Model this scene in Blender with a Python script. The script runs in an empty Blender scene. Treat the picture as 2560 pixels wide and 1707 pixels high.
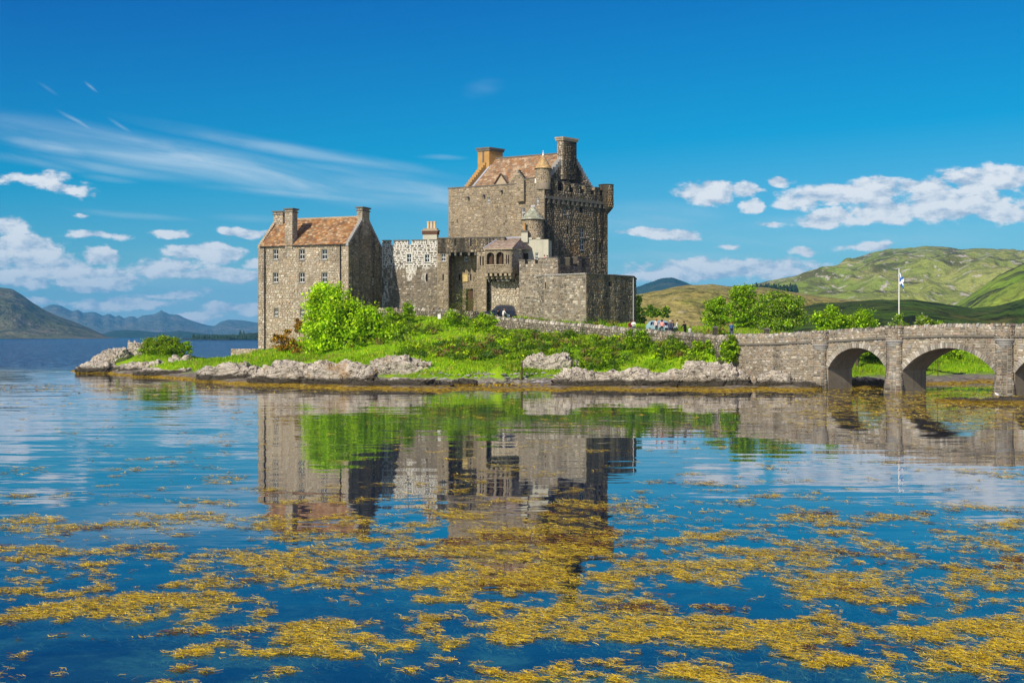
import bpy, math, random
import numpy as np
from mathutils import Vector

# ------------------------------------------------------------------ camera
sc = bpy.context.scene
COL = sc.collection
random.seed(7)
rng = np.random.default_rng(7)
F, CX, HY, CH = 3200.0, 1280.0, 842.0, 5.2      # focal length in photo pixels, optical centre, horizon row, eye height

cam_d = bpy.data.cameras.new('camera')
cam_d.lens = F / 2560 * 36
cam_d.sensor_width = 36
cam_d.shift_y = (HY - 853.5) / 2560
cam_d.clip_start = 0.5
cam_d.clip_end = 60000
cam = bpy.data.objects.new('camera', cam_d)
cam.location = (0, 0, CH)
cam.rotation_euler = (math.radians(90), 0, 0)
COL.objects.link(cam)
sc.camera = cam
sc.view_settings.view_transform = 'Standard'
sc.view_settings.look = 'None'
sc.view_settings.gamma = 1
sc.view_settings.exposure = 0.22
sc.cycles.use_denoising = True
sc.cycles.max_bounces = 8
sc.cycles.transparent_max_bounces = 12
sc.cycles.volume_bounces = 0
sc.cycles.sample_clamp_indirect = 4

# ------------------------------------------------------------------ sky and sun
SUN_AZ = math.atan2(-0.58, -0.815)        # direction towards the sun, measured from +Y towards +X
SUN_EL = math.radians(34)


class NT:
    """small helper to write node trees"""
    def __init__(self, tree):
        self.t = tree
        tree.nodes.clear()

    def n(self, kind, **kw):
        nd = self.t.nodes.new(kind)
        for k, v in kw.items():
            setattr(nd, k, v)
        return nd

    def put(self, sock, v):
        if hasattr(v, 'is_output'):
            self.t.links.new(v, sock)
        elif v is not None:
            if sock.type == 'RGBA' and len(v) == 3:
                v = (*v, 1)
            sock.default_value = v

    def m(self, op, a, b=None, c=None, clamp=False):
        nd = self.n('ShaderNodeMath', operation=op, use_clamp=clamp)
        for i, v in enumerate((a, b, c)):
            if v is not None:
                self.put(nd.inputs[i], v)
        return nd.outputs[0]

    def v(self, op, a, b=None, c=None):
        nd = self.n('ShaderNodeVectorMath', operation=op)
        for i, v in enumerate((a, b, c)):
            if v is not None:
                self.put(nd.inputs[i], v)
        return nd.outputs['Value'] if op in ('LENGTH', 'DOT_PRODUCT', 'DISTANCE') else nd.outputs[0]

    def mix(self, f, a, b, kind='MIX'):
        nd = self.n('ShaderNodeMix', data_type='RGBA', blend_type=kind)
        self.put(nd.inputs[0], f)
        self.put(nd.inputs[6], a)
        self.put(nd.inputs[7], b)
        return nd.outputs[2]

    def noise(self, vec, scale, detail=4, rough=0.55, dist=0.0, out=0, dim='3D'):
        nd = self.n('ShaderNodeTexNoise', noise_dimensions=dim)
        if vec is not None:
            self.put(nd.inputs['Vector'], vec)
        nd.inputs['Scale'].default_value = scale
        nd.inputs['Detail'].default_value = detail
        nd.inputs['Roughness'].default_value = rough
        nd.inputs['Distortion'].default_value = dist
        return nd.outputs[out]

    def step(self, x, a, b, lo=0.0, hi=1.0):
        nd = self.n('ShaderNodeMapRange', interpolation_type='SMOOTHSTEP')
        self.put(nd.inputs[0], x)
        self.put(nd.inputs[1], a)
        self.put(nd.inputs[2], b)
        nd.inputs[3].default_value = lo
        nd.inputs[4].default_value = hi
        return nd.outputs[0]

    def xyz(self, vec):
        nd = self.n('ShaderNodeSeparateXYZ')
        self.put(nd.inputs[0], vec)
        return nd.outputs

    def comb(self, x, y, z=0.0):
        nd = self.n('ShaderNodeCombineXYZ')
        self.put(nd.inputs[0], x)
        self.put(nd.inputs[1], y)
        self.put(nd.inputs[2], z)
        return nd.outputs[0]


def sky_angle(px, py):
    dx, dz = (px - CX) / F, (HY - py) / F
    return math.atan2(dx, 1), math.atan2(dz, math.hypot(dx, 1))


def build_world():
    w = bpy.data.worlds.new('World')
    sc.world = w
    w.use_nodes = True
    g = NT(w.node_tree)
    sky = g.n('ShaderNodeTexSky', sky_type='NISHITA', sun_disc=False)
    sky.sun_elevation = SUN_EL
    sky.sun_rotation = SUN_AZ
    sky.air_density = 1.0
    sky.dust_density = 0.0
    sky.ozone_density = 6.0
    # clear northern sky seen through a polarising filter: less red, deeper blue
    cr = g.n('ShaderNodeSeparateColor')
    g.put(cr.inputs[0], sky.outputs[0])
    r_ = g.m('MAXIMUM', g.m('MULTIPLY_ADD', cr.outputs[0], 1.05, -2.85), 0.0)
    g_ = g.m('MULTIPLY_ADD', cr.outputs[1], 1.15, -1.90)
    b_ = g.m('MAXIMUM', g.m('MULTIPLY', cr.outputs[2], .93), g.m('MULTIPLY', g_, 1.14))
    cb = g.n('ShaderNodeCombineColor')
    for i_, c_ in enumerate((r_, g_, b_)):
        g.put(cb.inputs[i_], c_)
    skyc = cb.outputs[0]
    d = g.n('ShaderNodeTexCoord').outputs['Generated']
    x, y, z = g.xyz(d)
    az = g.m('ARCTAN2', x, y)
    el = g.m('ARCSINE', z)
    p = g.comb(az, el)
    # cumulus: lumpy ellipses at their bearings, broken up by noise
    wn = g.noise(g.v('MULTIPLY', d, (1, 1, 1.6)), 16, 4, 0.6, out=1)
    warp = g.v('MULTIPLY', g.v('SUBTRACT', wn, (.5, .5, .5)), (0.042, 0.022, 0))
    pw = g.v('ADD', p, warp)
    cum = [(80, 622, 100, 36, 1), (255, 640, 66, 24, .9), (250, 692, 150, 34, 1), (60, 700, 110, 24, .85), (515, 632, 125, 26, 1.1),
           (555, 694, 130, 26, .9), (423, 584, 60, 16, .8), (607, 581, 68, 17, .85), (25, 568, 70, 26, .85), (60, 458, 150, 26, .62),
           (300, 760, 170, 26, .8), (590, 772, 110, 16, .7), (420, 738, 150, 13, .62), (120, 668, 240, 44, .72), (420, 668, 150, 30, .62), (250, 590, 90, 14, .6), (140, 480, 110, 18, .62), (2300, 470, 120, 26, .7), (1990, 500, 60, 18, .6), (120, 748, 100, 12, .6), (640, 655, 50, 18, .7), (1480, 705, 90, 22, .7), (2180, 620, 90, 14, .6), (1930, 560, 80, 12, .5), (470, 790, 90, 16, .75), (208, 540, 34, 14, .6), (-80, 660, 140, 60, 1),
           (1775, 480, 92, 36, 1.05), (1880, 470, 70, 26, .8), (1958, 447, 46, 14, .75), (1895, 505, 40, 22, .7),
           (2120, 484, 180, 38, .95), (2090, 545, 90, 24, .9), (2230, 525, 130, 40, .8), (2390, 512, 170, 48, 1.1), (2490, 446, 150, 38, .95),
           (2520, 540, 120, 32, .9), (1645, 590, 120, 17, .95), (1810, 680, 330, 36, .85), (1640, 690, 150, 22, .6), (2015, 632, 60, 18, .55), (1806, 618, 70, 10, .5),
           (2700, 520, 160, 60, 1)]
    M = None
    for (px, py, hw, hh, wt) in cum:
        a, e = sky_angle(px, py)
        sx, sy = F / (hw * 1.16), F / (hh * 1.28)
        q = g.v('MULTIPLY_ADD', pw, (sx, sy, 0), (-a * sx, -e * sy, 0))
        r = g.m('MULTIPLY_ADD', g.v('LENGTH', q), -wt, wt)
        M = r if M is None else g.m('MAXIMUM', M, r)
    # beyond the frame unseen cumulus goes on, its cover raised for white fill light
    side = g.step(g.m('ABSOLUTE', az), 0.46, 0.60)
    gen = g.noise(g.v('MULTIPLY', d, (1, 1, 3.2)), 4.2, 3, 0.5)
    band = g.m('MULTIPLY', g.step(el, 0.015, 0.05), g.step(el, 0.95, 0.3))
    gm = g.m('MULTIPLY', g.m('MULTIPLY', g.step(gen, 0.44, 0.60), band), side)
    M = g.m('MAXIMUM', M, gm)
    M = g.m('MAXIMUM', M, 0.0)
    ns = g.v('MULTIPLY', d, (1, 1, 1.9))
    f1 = g.noise(ns, 46, 7, 0.60)
    f2 = g.noise(g.v('ADD', ns, (-0.0045, 0.0, 0.0085)), 46, 7, 0.60)
    dens = g.m('ADD', M, g.m('MULTIPLY', g.m('SUBTRACT', f1, 0.5), 1.2))
    alpha = g.m('MULTIPLY', g.step(dens, 0.19, 0.46), g.step(M, 0.02, 0.22))
    lit = g.m('ADD', g.m('MULTIPLY', g.m('SUBTRACT', f1, f2), 4.2), g.m('MULTIPLY_ADD', dens, 0.55, 0.42), clamp=True)
    cc = g.mix(lit, (4.9, 6.0, 7.4), (10.2, 10.2, 10.2))
    # cirrus: soft streaks
    cir = [(540, 410, 800, 58, 1.0, -0.150), (1000, 475, 440, 50, .85, -0.12), (230, 350, 330, 26, .6, -.1), (900, 430, 300, 20, .5, -.12), (750, 484, 330, 15, .6, -0.06), (190, 303, 70, 7, .6, -.45), (110, 221, 32, 6, .45, -.6), (217, 219, 26, 5, .45, -.6),
           (300, 312, 48, 7, .45, -.5), (120, 360, 160, 30, .75, -.1), (330, 535, 190, 12, .55, -.08), (270, 440, 90, 12, .4, -.1), (1100, 395, 80, 9, .4, 0.0), (1210, 225, 70, 30, .12, .2),
           (1640, 545, 300, 60, .45, 0.0), (760, 380, 520, 26, .6, -.16), (300, 420, 300, 20, .6, -.12), (60, 400, 200, 16, .5, -.1), (2000, 560, 420, 30, .45, .04), (1700, 640, 380, 22, .45, 0), (1950, 600, 420, 50, .30, 0.0), (640, 545, 150, 14, .3, 0), (400, 700, 520, 90, .30, 0.0), (1550, 690, 300, 60, .35, 0.0), (2300, 590, 300, 40, .3, 0)]
    C = None
    wn2 = g.v('MULTIPLY', g.v('SUBTRACT', g.noise(d, 7, 3, .5, out=1), (.5, .5, .5)), (0.03, 0.012, 0))
    pc = g.v('ADD', p, wn2)
    for (px, py, hw, hh, wt, rot) in cir:
        a, e = sky_angle(px, py)
        rt = g.n('ShaderNodeVectorRotate', rotation_type='Z_AXIS')
        g.put(rt.inputs['Vector'], pc)
        rt.inputs['Center'].default_value = (a, e, 0)
        rt.inputs['Angle'].default_value = -rot
        q = g.v('MULTIPLY', g.v('SUBTRACT', rt.outputs[0], (a, e, 0)), (F / hw, F / hh, 0))
        r = g.m('MULTIPLY', g.step(g.v('LENGTH', q), 1.0, 0.0), wt)
        C = r if C is None else g.m('MAXIMUM', C, r)
    rs = g.n('ShaderNodeVectorRotate', rotation_type='Z_AXIS')
    g.put(rs.inputs['Vector'], p)
    rs.inputs['Angle'].default_value = 0.14
    streak = g.noise(g.v('MULTIPLY', rs.outputs[0], (9, 70, 1)), 1.0, 6, 0.6, 0.6)
    ca = g.m('MULTIPLY', C, g.step(streak, 0.30, 0.72, 0.25, 1.0))
    ca = g.m('MULTIPLY', ca, 0.78)
    c1 = g.mix(ca, skyc, (7.2, 8.6, 9.6))
    c2 = g.mix(g.m('MULTIPLY', alpha, 0.96), c1, cc)
    bg = g.n('ShaderNodeBackground')
    g.put(bg.inputs[0], c2)
    bg.inputs[1].default_value = 0.083
    out = g.n('ShaderNodeOutputWorld')
    g.t.links.new(bg.outputs[0], out.inputs[0])
    w.cycles.sampling_method = 'NONE'


build_world()
sun_d = bpy.data.lights.new('sun', 'SUN')
sun_d.energy = 4.9
sun_d.angle = math.radians(0.5)
sun_d.color = (1.0, 0.91, 0.76)
sun = bpy.data.objects.new('sun', sun_d)
sdir = Vector((math.sin(SUN_AZ) * math.cos(SUN_EL), math.cos(SUN_AZ) * math.cos(SUN_EL), math.sin(SUN_EL)))
sun.rotation_euler = sdir.to_track_quat('Z', 'Y').to_euler()
sun.location = (-60, -60, 80)
COL.objects.link(sun)


# ------------------------------------------------------------------ helpers: places
def wx(px, D):
    return (px - CX) / F * D


def wz(py, D):
    return CH - (py - HY) / F * D


def shore_D(py):
    return CH * F / (py - HY)


def hash3(ix, iy, iz, seed):
    h = (ix.astype(np.int64) * 374761393 + iy.astype(np.int64) * 668265263 + iz.astype(np.int64) * 2147483647 + seed * 1274126177) & 0xffffffff
    h = ((h ^ (h >> 13)) * 1274126177) & 0xffffffff
    h = (h ^ (h >> 16)) & 0xffff
    return h / 65535.0


def vnoise(x, y, z=None, seed=0):
    x = np.asarray(x, float)
    y = np.asarray(y, float)
    z = np.zeros_like(x) if z is None else np.asarray(z, float)
    ix, iy, iz = np.floor(x), np.floor(y), np.floor(z)
    fx, fy, fz = x - ix, y - iy, z - iz
    fx, fy, fz = fx * fx * (3 - 2 * fx), fy * fy * (3 - 2 * fy), fz * fz * (3 - 2 * fz)
    r = 0
    for a in (0, 1):
        for b in (0, 1):
            for c in (0, 1):
                wt = (fx if a else 1 - fx) * (fy if b else 1 - fy) * (fz if c else 1 - fz)
                r = r + wt * hash3(ix + a, iy + b, iz + c, seed)
    return r


def fbm(x, y, z=None, oct=4, seed=0, gain=0.5):
    t, a, s, k = 0, 1, 0, 1.0
    for o in range(oct):
        t = t + a * vnoise(np.asarray(x) * k, np.asarray(y) * k, None if z is None else np.asarray(z) * k, seed + o * 17)
        s += a
        a *= gain
        k *= 2.03
    return t / s


# ------------------------------------------------------------------ helpers: objects
def tag(o, label, cat, group=None):
    o['label'] = label
    o['category'] = cat
    if group:
        o['group'] = group
    return o


def thing(name, label, cat, loc=(0, 0, 0), group=None):
    o = bpy.data.objects.new(name, None)
    o.empty_display_size = 0.3
    o.location = loc
    COL.objects.link(o)
    return tag(o, label, cat, group)


def link(name, me, mats, parent=None, kind=None):
    o = bpy.data.objects.new(name, me)
    if mats is not None and not me.materials:
        for m in (mats if isinstance(mats, (list, tuple)) else [mats]):
            me.materials.append(m)
    COL.objects.link(o)
    if parent is not None:
        o.parent = parent
        p = parent
        off = Vector((0, 0, 0))
        while p is not None:
            off += p.location
            p = p.parent
        o.location = -off            # meshes are written in world coordinates
    if kind:
        o['kind'] = kind
    return o


def local_link(name, me, mats, parent, loc=(0, 0, 0)):
    o = bpy.data.objects.new(name, me)
    if not me.materials:
        for m in (mats if isinstance(mats, (list, tuple)) else [mats]):
            me.materials.append(m)
    COL.objects.link(o)
    o.parent = parent
    o.location = loc
    return o


def np_mesh(name, V, Q, C=None, smooth=False):
    """V (n,3), Q (m,k) same-size faces, C (m,3) face colours"""
    V = np.asarray(V, np.float32)
    Q = np.asarray(Q, np.int32)
    me = bpy.data.meshes.new(name)
    me.vertices.add(len(V))
    me.vertices.foreach_set('co', V.ravel())
    k = Q.shape[1]
    me.loops.add(Q.size)
    me.loops.foreach_set('vertex_index', Q.ravel())
    me.polygons.add(len(Q))
    me.polygons.foreach_set('loop_start', np.arange(0, Q.size, k, dtype=np.int32))
    me.polygons.foreach_set('loop_total', np.full(len(Q), k, np.int32))
    if smooth:
        me.polygons.foreach_set('use_smooth', np.ones(len(Q), bool))
    me.update(calc_edges=True)
    if C is not None:
        ca = me.color_attributes.new('Col', 'FLOAT_COLOR', 'CORNER')
        cc = np.ones((len(Q), k, 4), np.float32)
        cc[:, :, :3] = np.asarray(C, np.float32)[:, None, :]
        ca.data.foreach_set('color', cc.ravel())
    me.validate()
    return me


class MB:
    """collects polygons for one mesh"""
    def __init__(self):
        self.v, self.f, self.m, self.c = [], [], [], []

    def face(self, pts, mi=0, col=None):
        b = len(self.v)
        self.v += [tuple(p) for p in pts]
        self.f.append(tuple(range(b, b + len(pts))))
        self.m.append(mi)
        self.c.append(col)

    def hexa(self, p, mi=0, col=None):
        """p: 8 points, bottom four counter-clockwise from above then top four"""
        b = len(self.v)
        self.v += [tuple(q) for q in p]
        for f in ((3, 2, 1, 0), (4, 5, 6, 7), (0, 1, 5, 4), (1, 2, 6, 5), (2, 3, 7, 6), (3, 0, 4, 7)):
            self.f.append(tuple(b + i for i in f))
            self.m.append(mi)
            self.c.append(col)

    def box(self, x0, x1, y0, y1, z0, z1, mi=0, col=None):
        self.hexa([(x0, y0, z0), (x1, y0, z0), (x1, y1, z0), (x0, y1, z0), (x0, y0, z1), (x1, y0, z1), (x1, y1, z1), (x0, y1, z1)], mi, col)

    def tube(self, pts, r, seg=6, mi=0, col=None, cap=True):
        pts = [Vector(p) for p in pts]
        rr = r if isinstance(r, (list, tuple)) else [r] * len(pts)
        b = len(self.v)
        for i, p in enumerate(pts):
            t = (pts[min(i + 1, len(pts) - 1)] - pts[max(i - 1, 0)])
            t = t.normalized() if t.length > 1e-6 else Vector((0, 0, 1))
            up = Vector((0, 0, 1)) if abs(t.z) < 0.9 else Vector((1, 0, 0))
            a = t.cross(up).normalized()
            c = t.cross(a)
            for k in range(seg):
                an = 2 * math.pi * k / seg
                self.v.append(tuple(p + a * (rr[i] * math.cos(an)) + c * (rr[i] * math.sin(an))))
        for i in range(len(pts) - 1):
            for k in range(seg):
                k2 = (k + 1) % seg
                self.f.append((b + i * seg + k, b + (i + 1) * seg + k, b + (i + 1) * seg + k2, b + i * seg + k2))
                self.m.append(mi)
                self.c.append(col)
        if cap:
            self.f.append(tuple(b + k for k in range(seg)))
            self.m.append(mi)
            self.c.append(col)
            e = b + (len(pts) - 1) * seg
            self.f.append(tuple(e + seg - 1 - k for k in range(seg)))
            self.m.append(mi)
            self.c.append(col)

    def lathe(self, c, prof, seg=20, mi=0, col=None):
        """prof: list of (radius, z) from bottom to top round the axis at c"""
        b = len(self.v)
        for (r, z) in prof:
            for k in range(seg):
                an = 2 * math.pi * k / seg
                self.v.append((c[0] + r * math.cos(an), c[1] + r * math.sin(an), z))
        for i in range(len(prof) - 1):
            for k in range(seg):
                k2 = (k + 1) % seg
                self.f.append((b + i * seg + k, b + i * seg + k2, b + (i + 1) * seg + k2, b + (i + 1) * seg + k))
                self.m.append(mi)
                self.c.append(col)
        e = b + (len(prof) - 1) * seg
        self.f.append(tuple(e + k for k in range(seg)))
        self.m.append(mi)
        self.c.append(col)

    def mesh(self, name, smooth=False):
        me = bpy.data.meshes.new(name)
        me.from_pydata(self.v, [], self.f)
        if any(self.m):
            me.polygons.foreach_set('material_index', self.m)
        if smooth:
            me.polygons.foreach_set('use_smooth', [True] * len(self.f))
        if any(c is not None for c in self.c):
            ca = me.color_attributes.new('Col', 'FLOAT_COLOR', 'CORNER')
            arr = []
            for f, c in zip(self.f, self.c):
                arr += list((*(c or (.3, .3, .3)), 1.0)) * len(f)
            ca.data.foreach_set('color', arr)
        me.update()
        return me

    def build(self, name, mats, parent=None, kind=None, smooth=False):
        return link(name, self.mesh(name, smooth), mats, parent, kind)


# ------------------------------------------------------------------ materials
def material(name, color=(.5, .5, .5), attr=False, rough=0.85, spec=0.25, nscale=2.0, namp=0.35, namp2=0.2, bump=0.0, bscale=8.0,
             streak=0.0, streak_col=(.02, .02, .018), streak_scale=(0.7, 0.7, 0.07), streak_lo=.48, streak_hi=.72, patches=(), metal=0.0, transl=0.0, streak2=None):
    m = bpy.data.materials.new(name)
    m.use_nodes = True
    g = NT(m.node_tree)
    co = g.n('ShaderNodeTexCoord').outputs['Object']
    if attr:
        a = g.n('ShaderNodeVertexColor')
        a.layer_name = 'Col'
        base = a.outputs[0]
    else:
        base = g.n('ShaderNodeRGB')
        base.outputs[0].default_value = (*color, 1)
        base = base.outputs[0]
    n1 = g.noise(co, nscale, 5, 0.6)
    n2 = g.noise(co, nscale * 7.3, 3, 0.6)
    k = g.m('ADD', g.m('MULTIPLY_ADD', n1, 2 * namp, 1 - namp), g.m('MULTIPLY_ADD', n2, 2 * namp2, -namp2))
    base = g.v('SCALE', base, None)
    base.node.inputs['Scale'].default_value = 1
    g.put(base.node.inputs['Scale'], k)
    for (pc, sc_, lo, hi, amt) in patches:
        pn = g.noise(g.v('ADD', co, (sc_ * 13.7, 5.1, 2.3)), sc_, 5, 0.6)
        base = g.mix(g.m('MULTIPLY', g.step(pn, lo, hi), amt), base, pc)
    if streak:
        sn = g.noise(g.v('MULTIPLY', co, streak_scale), 1.0, 5, 0.62)
        base = g.mix(g.m('MULTIPLY', g.step(sn, streak_lo, streak_hi), streak), base, streak_col)
    if streak2:
        sn = g.noise(g.v('ADD', g.v('MULTIPLY', co, streak2[1]), (7.7, 3.1, 1.9)), 1.0, 4, 0.6)
        base = g.mix(g.m('MULTIPLY', g.step(sn, streak2[2], streak2[2] + .08), streak2[3]), base, streak2[0])
    b = g.n('ShaderNodeBsdfPrincipled')
    g.put(b.inputs['Base Color'], base)
    b.inputs['Roughness'].default_value = rough
    b.inputs['Specular IOR Level'].default_value = spec
    b.inputs['Metallic'].default_value = metal
    if bump:
        bp = g.n('ShaderNodeBump')
        bp.inputs['Strength'].default_value = 1.0
        bp.inputs['Distance'].default_value = bump
        g.put(bp.inputs['Height'], g.noise(co, bscale, 5, 0.6))
        g.put(b.inputs['Normal'], bp.outputs[0])
    o = g.n('ShaderNodeOutputMaterial')
    if transl:
        tr = g.n('ShaderNodeBsdfTranslucent')
        g.put(tr.inputs[0], g.mix(0.5, base, (.55, .78, .02), 'MIX') if transl > 0 else base)
        mx = g.n('ShaderNodeMixShader')
        mx.inputs[0].default_value = abs(transl)
        g.t.links.new(b.outputs[0], mx.inputs[1])
        g.t.links.new(tr.outputs[0], mx.inputs[2])
        g.t.links.new(mx.outputs[0], o.inputs[0])
    else:
        g.t.links.new(b.outputs[0], o.inputs[0])
    return m


MAT = {}
MAT['stone'] = material('rubble stone', attr=True, nscale=0.55, namp=.32, namp2=.25, bump=.02, bscale=9, streak=.62, streak_col=(.07, .058, .042), streak_scale=(.40, .40, .08), streak_lo=.50, streak_hi=.70, patches=(((.10, .085, .06), .22, .56, .70, .5), ((.46, .42, .34), .35, .62, .74, .4)))
MAT['stone_bridge'] = material('stained bridge stone', attr=True, nscale=0.7, namp=.35, namp2=.25, bump=.02, bscale=9, streak=.75, streak_col=(.06, .052, .042), streak_scale=(.55, .55, .12), streak_lo=.47, streak_hi=.66, patches=(((.42, .40, .35), .5, .60, .70, .4),))
MAT['stone_dark'] = material('weathered and shaded-side stone', attr=True, nscale=0.5, namp=.4, namp2=.25, bump=.02, bscale=9, streak=.85, streak_col=(.022, .021, .018),
                             streak_scale=(.75, .75, .05), streak_lo=.44, streak_hi=.62, patches=(((.30, .16, .04), .16, .50, .70, .6),), streak2=((.50, .49, .45), (1.3, 1.3, .12), .62, .6))  # weathering streaks, with the shaded faces' darkness put into the colour
MAT['mortar'] = material('lime mortar', (.24, .20, .145), nscale=.6, namp=.45, namp2=.3, bump=.02, streak=.5, streak_col=(.06, .05, .04))
MAT['mortar_dark'] = material('old and shaded-side mortar', (.075, .064, .047), nscale=.6, namp=.5, namp2=.3, bump=.02, streak=.8, streak_col=(.025, .024, .02), streak_scale=(.75, .75, .05))  # old wall cores, and sides whose shade is put into the colour
MAT['mortar_pale'] = material('fresh pale mortar', (.62, .60, .55), nscale=.8, namp=.25, namp2=.2, bump=.01)
MAT['dressed'] = material('dressed sandstone', (.36, .29, .20), nscale=1.2, namp=.35, bump=.01, streak=.4, streak_col=(.07, .06, .045))
MAT['lichen_stone'] = material('orange lichened stone', (.40, .23, .075), nscale=1.0, namp=.35, namp2=.2, bump=.01, patches=(((.22, .17, .10), .9, .52, .7, .6),))
MAT['coping'] = material('dark coping stone', (.13, .12, .10), nscale=1.0, namp=.4, bump=.015)
MAT['grey_dressed'] = material('grey dressed stone', (.28, .27, .25), nscale=1.5, namp=.3, bump=.01)
MAT['cream'] = material('cream render', (.46, .44, .34), nscale=.5, namp=.2, namp2=.08, streak=.35, streak_col=(.16, .15, .11))
MAT['tile'] = material('stone roof tiles', attr=True, nscale=.7, namp=.25, namp2=.3, bump=.01, bscale=12, patches=(((.40, .19, .05), .5, .52, .70, .40), ((.36, .31, .24), .35, .60, .74, .35), ((.09, .07, .05), .8, .62, .74, .5)))
MAT['slate'] = material('greenish slate tiles', attr=True, nscale=1.2, namp=.2, namp2=.2)
MAT['lead'] = material('lead flashing', (.48, .50, .54), rough=.5, nscale=2, namp=.2)
MAT['iron'] = material('dark iron pipe', (.018, .017, .016), rough=.5, nscale=3)
MAT['white_paint'] = material('white window paint', (.74, .73, .69), rough=.5, nscale=3, namp=.1, namp2=.05)
MAT['pane'] = material('window glass', (.012, .015, .018), rough=.06, spec=.6, nscale=1, namp=.2)
MAT['void'] = material('dark interior', (.02, .017, .014), nscale=1)
MAT['wood'] = material('weathered brown wood', (.075, .045, .025), nscale=6, namp=.4)
MAT['plaque'] = material('yellow sandstone plaque', (.52, .40, .17), nscale=5, namp=.3, bump=.02, bscale=14)
MAT['pot'] = material('buff chimney pot', (.62, .44, .22), nscale=3, namp=.2)
MAT['bark'] = material('grey brown bark', (.085, .065, .045), nscale=5, namp=.4, bump=.02)
MAT['leaf'] = material('leaves', attr=True, rough=.55, spec=.3, nscale=1.2, namp=.25, namp2=.1, transl=.38)
MAT['flower'] = material('gorse flowers and twigs', attr=True, rough=.7, nscale=1.5, namp=.3, transl=-.15)
MAT['grassblade'] = material('grass blades', attr=True, rough=.6, spec=.2, nscale=.35, namp=.3, namp2=.1, transl=.35)


# ------------------------------------------------------------------ masonry
class Frame:
    """a wall plane: s runs left to right seen from outside, d is depth into the building"""
    def __init__(self, a, b):
        self.a, self.b = Vector(a).to_2d(), Vector(b).to_2d()
        v = self.b - self.a
        self.L = v.length
        self.u = v / self.L
        self.n = Vector((self.u.y, -self.u.x))

    def p(self, s, z, d=0.0):
        q = self.a + self.u * s - self.n * d
        return (q.x, q.y, z)

    def s(self, px):
        r = (px - CX) / F
        return (r * self.a.y - self.a.x) / (self.u.x - r * self.u.y)

    def z(self, px, py):
        return wz(py, (self.a + self.u * self.s(px)).y)

    def rect(self, x0, y0, x1, y1):
        """photo rectangle (left, top, right, bottom) -> s0, s1, z0, z1 on this wall"""
        xm = (x0 + x1) / 2
        return self.s(x0), self.s(x1), self.z(xm, y1), self.z(xm, y0)

    def box(self, mb, s0, s1, d0, d1, z0, z1, mi=0, col=None):
        mb.hexa([self.p(s0, z0, d0), self.p(s1, z0, d0), self.p(s1, z0, d1), self.p(s0, z0, d1),
                 self.p(s0, z1, d0), self.p(s1, z1, d0), self.p(s1, z1, d1), self.p(s0, z1, d1)], mi, col)


def wall_panel(mb, fr, s0, s1, z0, z1, holes=(), rec=0.35, mi=0):
    """wall face with real openings: reveals go rec metres in"""
    S = sorted({s0, s1, *[h[0] for h in holes], *[h[1] for h in holes]})
    Zs = sorted({z0, z1, *[h[2] for h in holes], *[h[3] for h in holes]})
    S = [s for s in S if s0 - 1e-6 <= s <= s1 + 1e-6]
    Zs = [z for z in Zs if z0 - 1e-6 <= z <= z1 + 1e-6]
    for i in range(len(S) - 1):
        for j in range(len(Zs) - 1):
            sm, zm = (S[i] + S[i + 1]) / 2, (Zs[j] + Zs[j + 1]) / 2
            if any(h[0] < sm < h[1] and h[2] < zm < h[3] for h in holes):
                continue
            mb.face([fr.p(S[i], Zs[j]), fr.p(S[i + 1], Zs[j]), fr.p(S[i + 1], Zs[j + 1]), fr.p(S[i], Zs[j + 1])], mi)
    for (a, b, c, d) in holes:
        for q in (((a, c), (a, d)), ((a, d), (b, d)), ((b, d), (b, c)), ((b, c), (a, c))):
            (sa, za), (sb, zb) = q
            mb.face([fr.p(sa, za), fr.p(sb, zb), fr.p(sb, zb, rec), fr.p(sa, za, rec)], mi)
        mb.face([fr.p(a, c, rec), fr.p(b, c, rec), fr.p(b, d, rec), fr.p(a, d, rec)], 1)


def cut(iv, holes, z0, z1, pad=0.03):
    out = list(iv)
    for (a, b, c, d) in holes:
        if d > z0 and c < z1:
            nx = []
            for (l, r) in out:
                if b + pad <= l or a - pad >= r:
                    nx.append((l, r))
                else:
                    if a - pad - l > .08:
                        nx.append((l, a - pad))
                    if r - b - pad > .08:
                        nx.append((b + pad, r))
            out = nx
    return out


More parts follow.
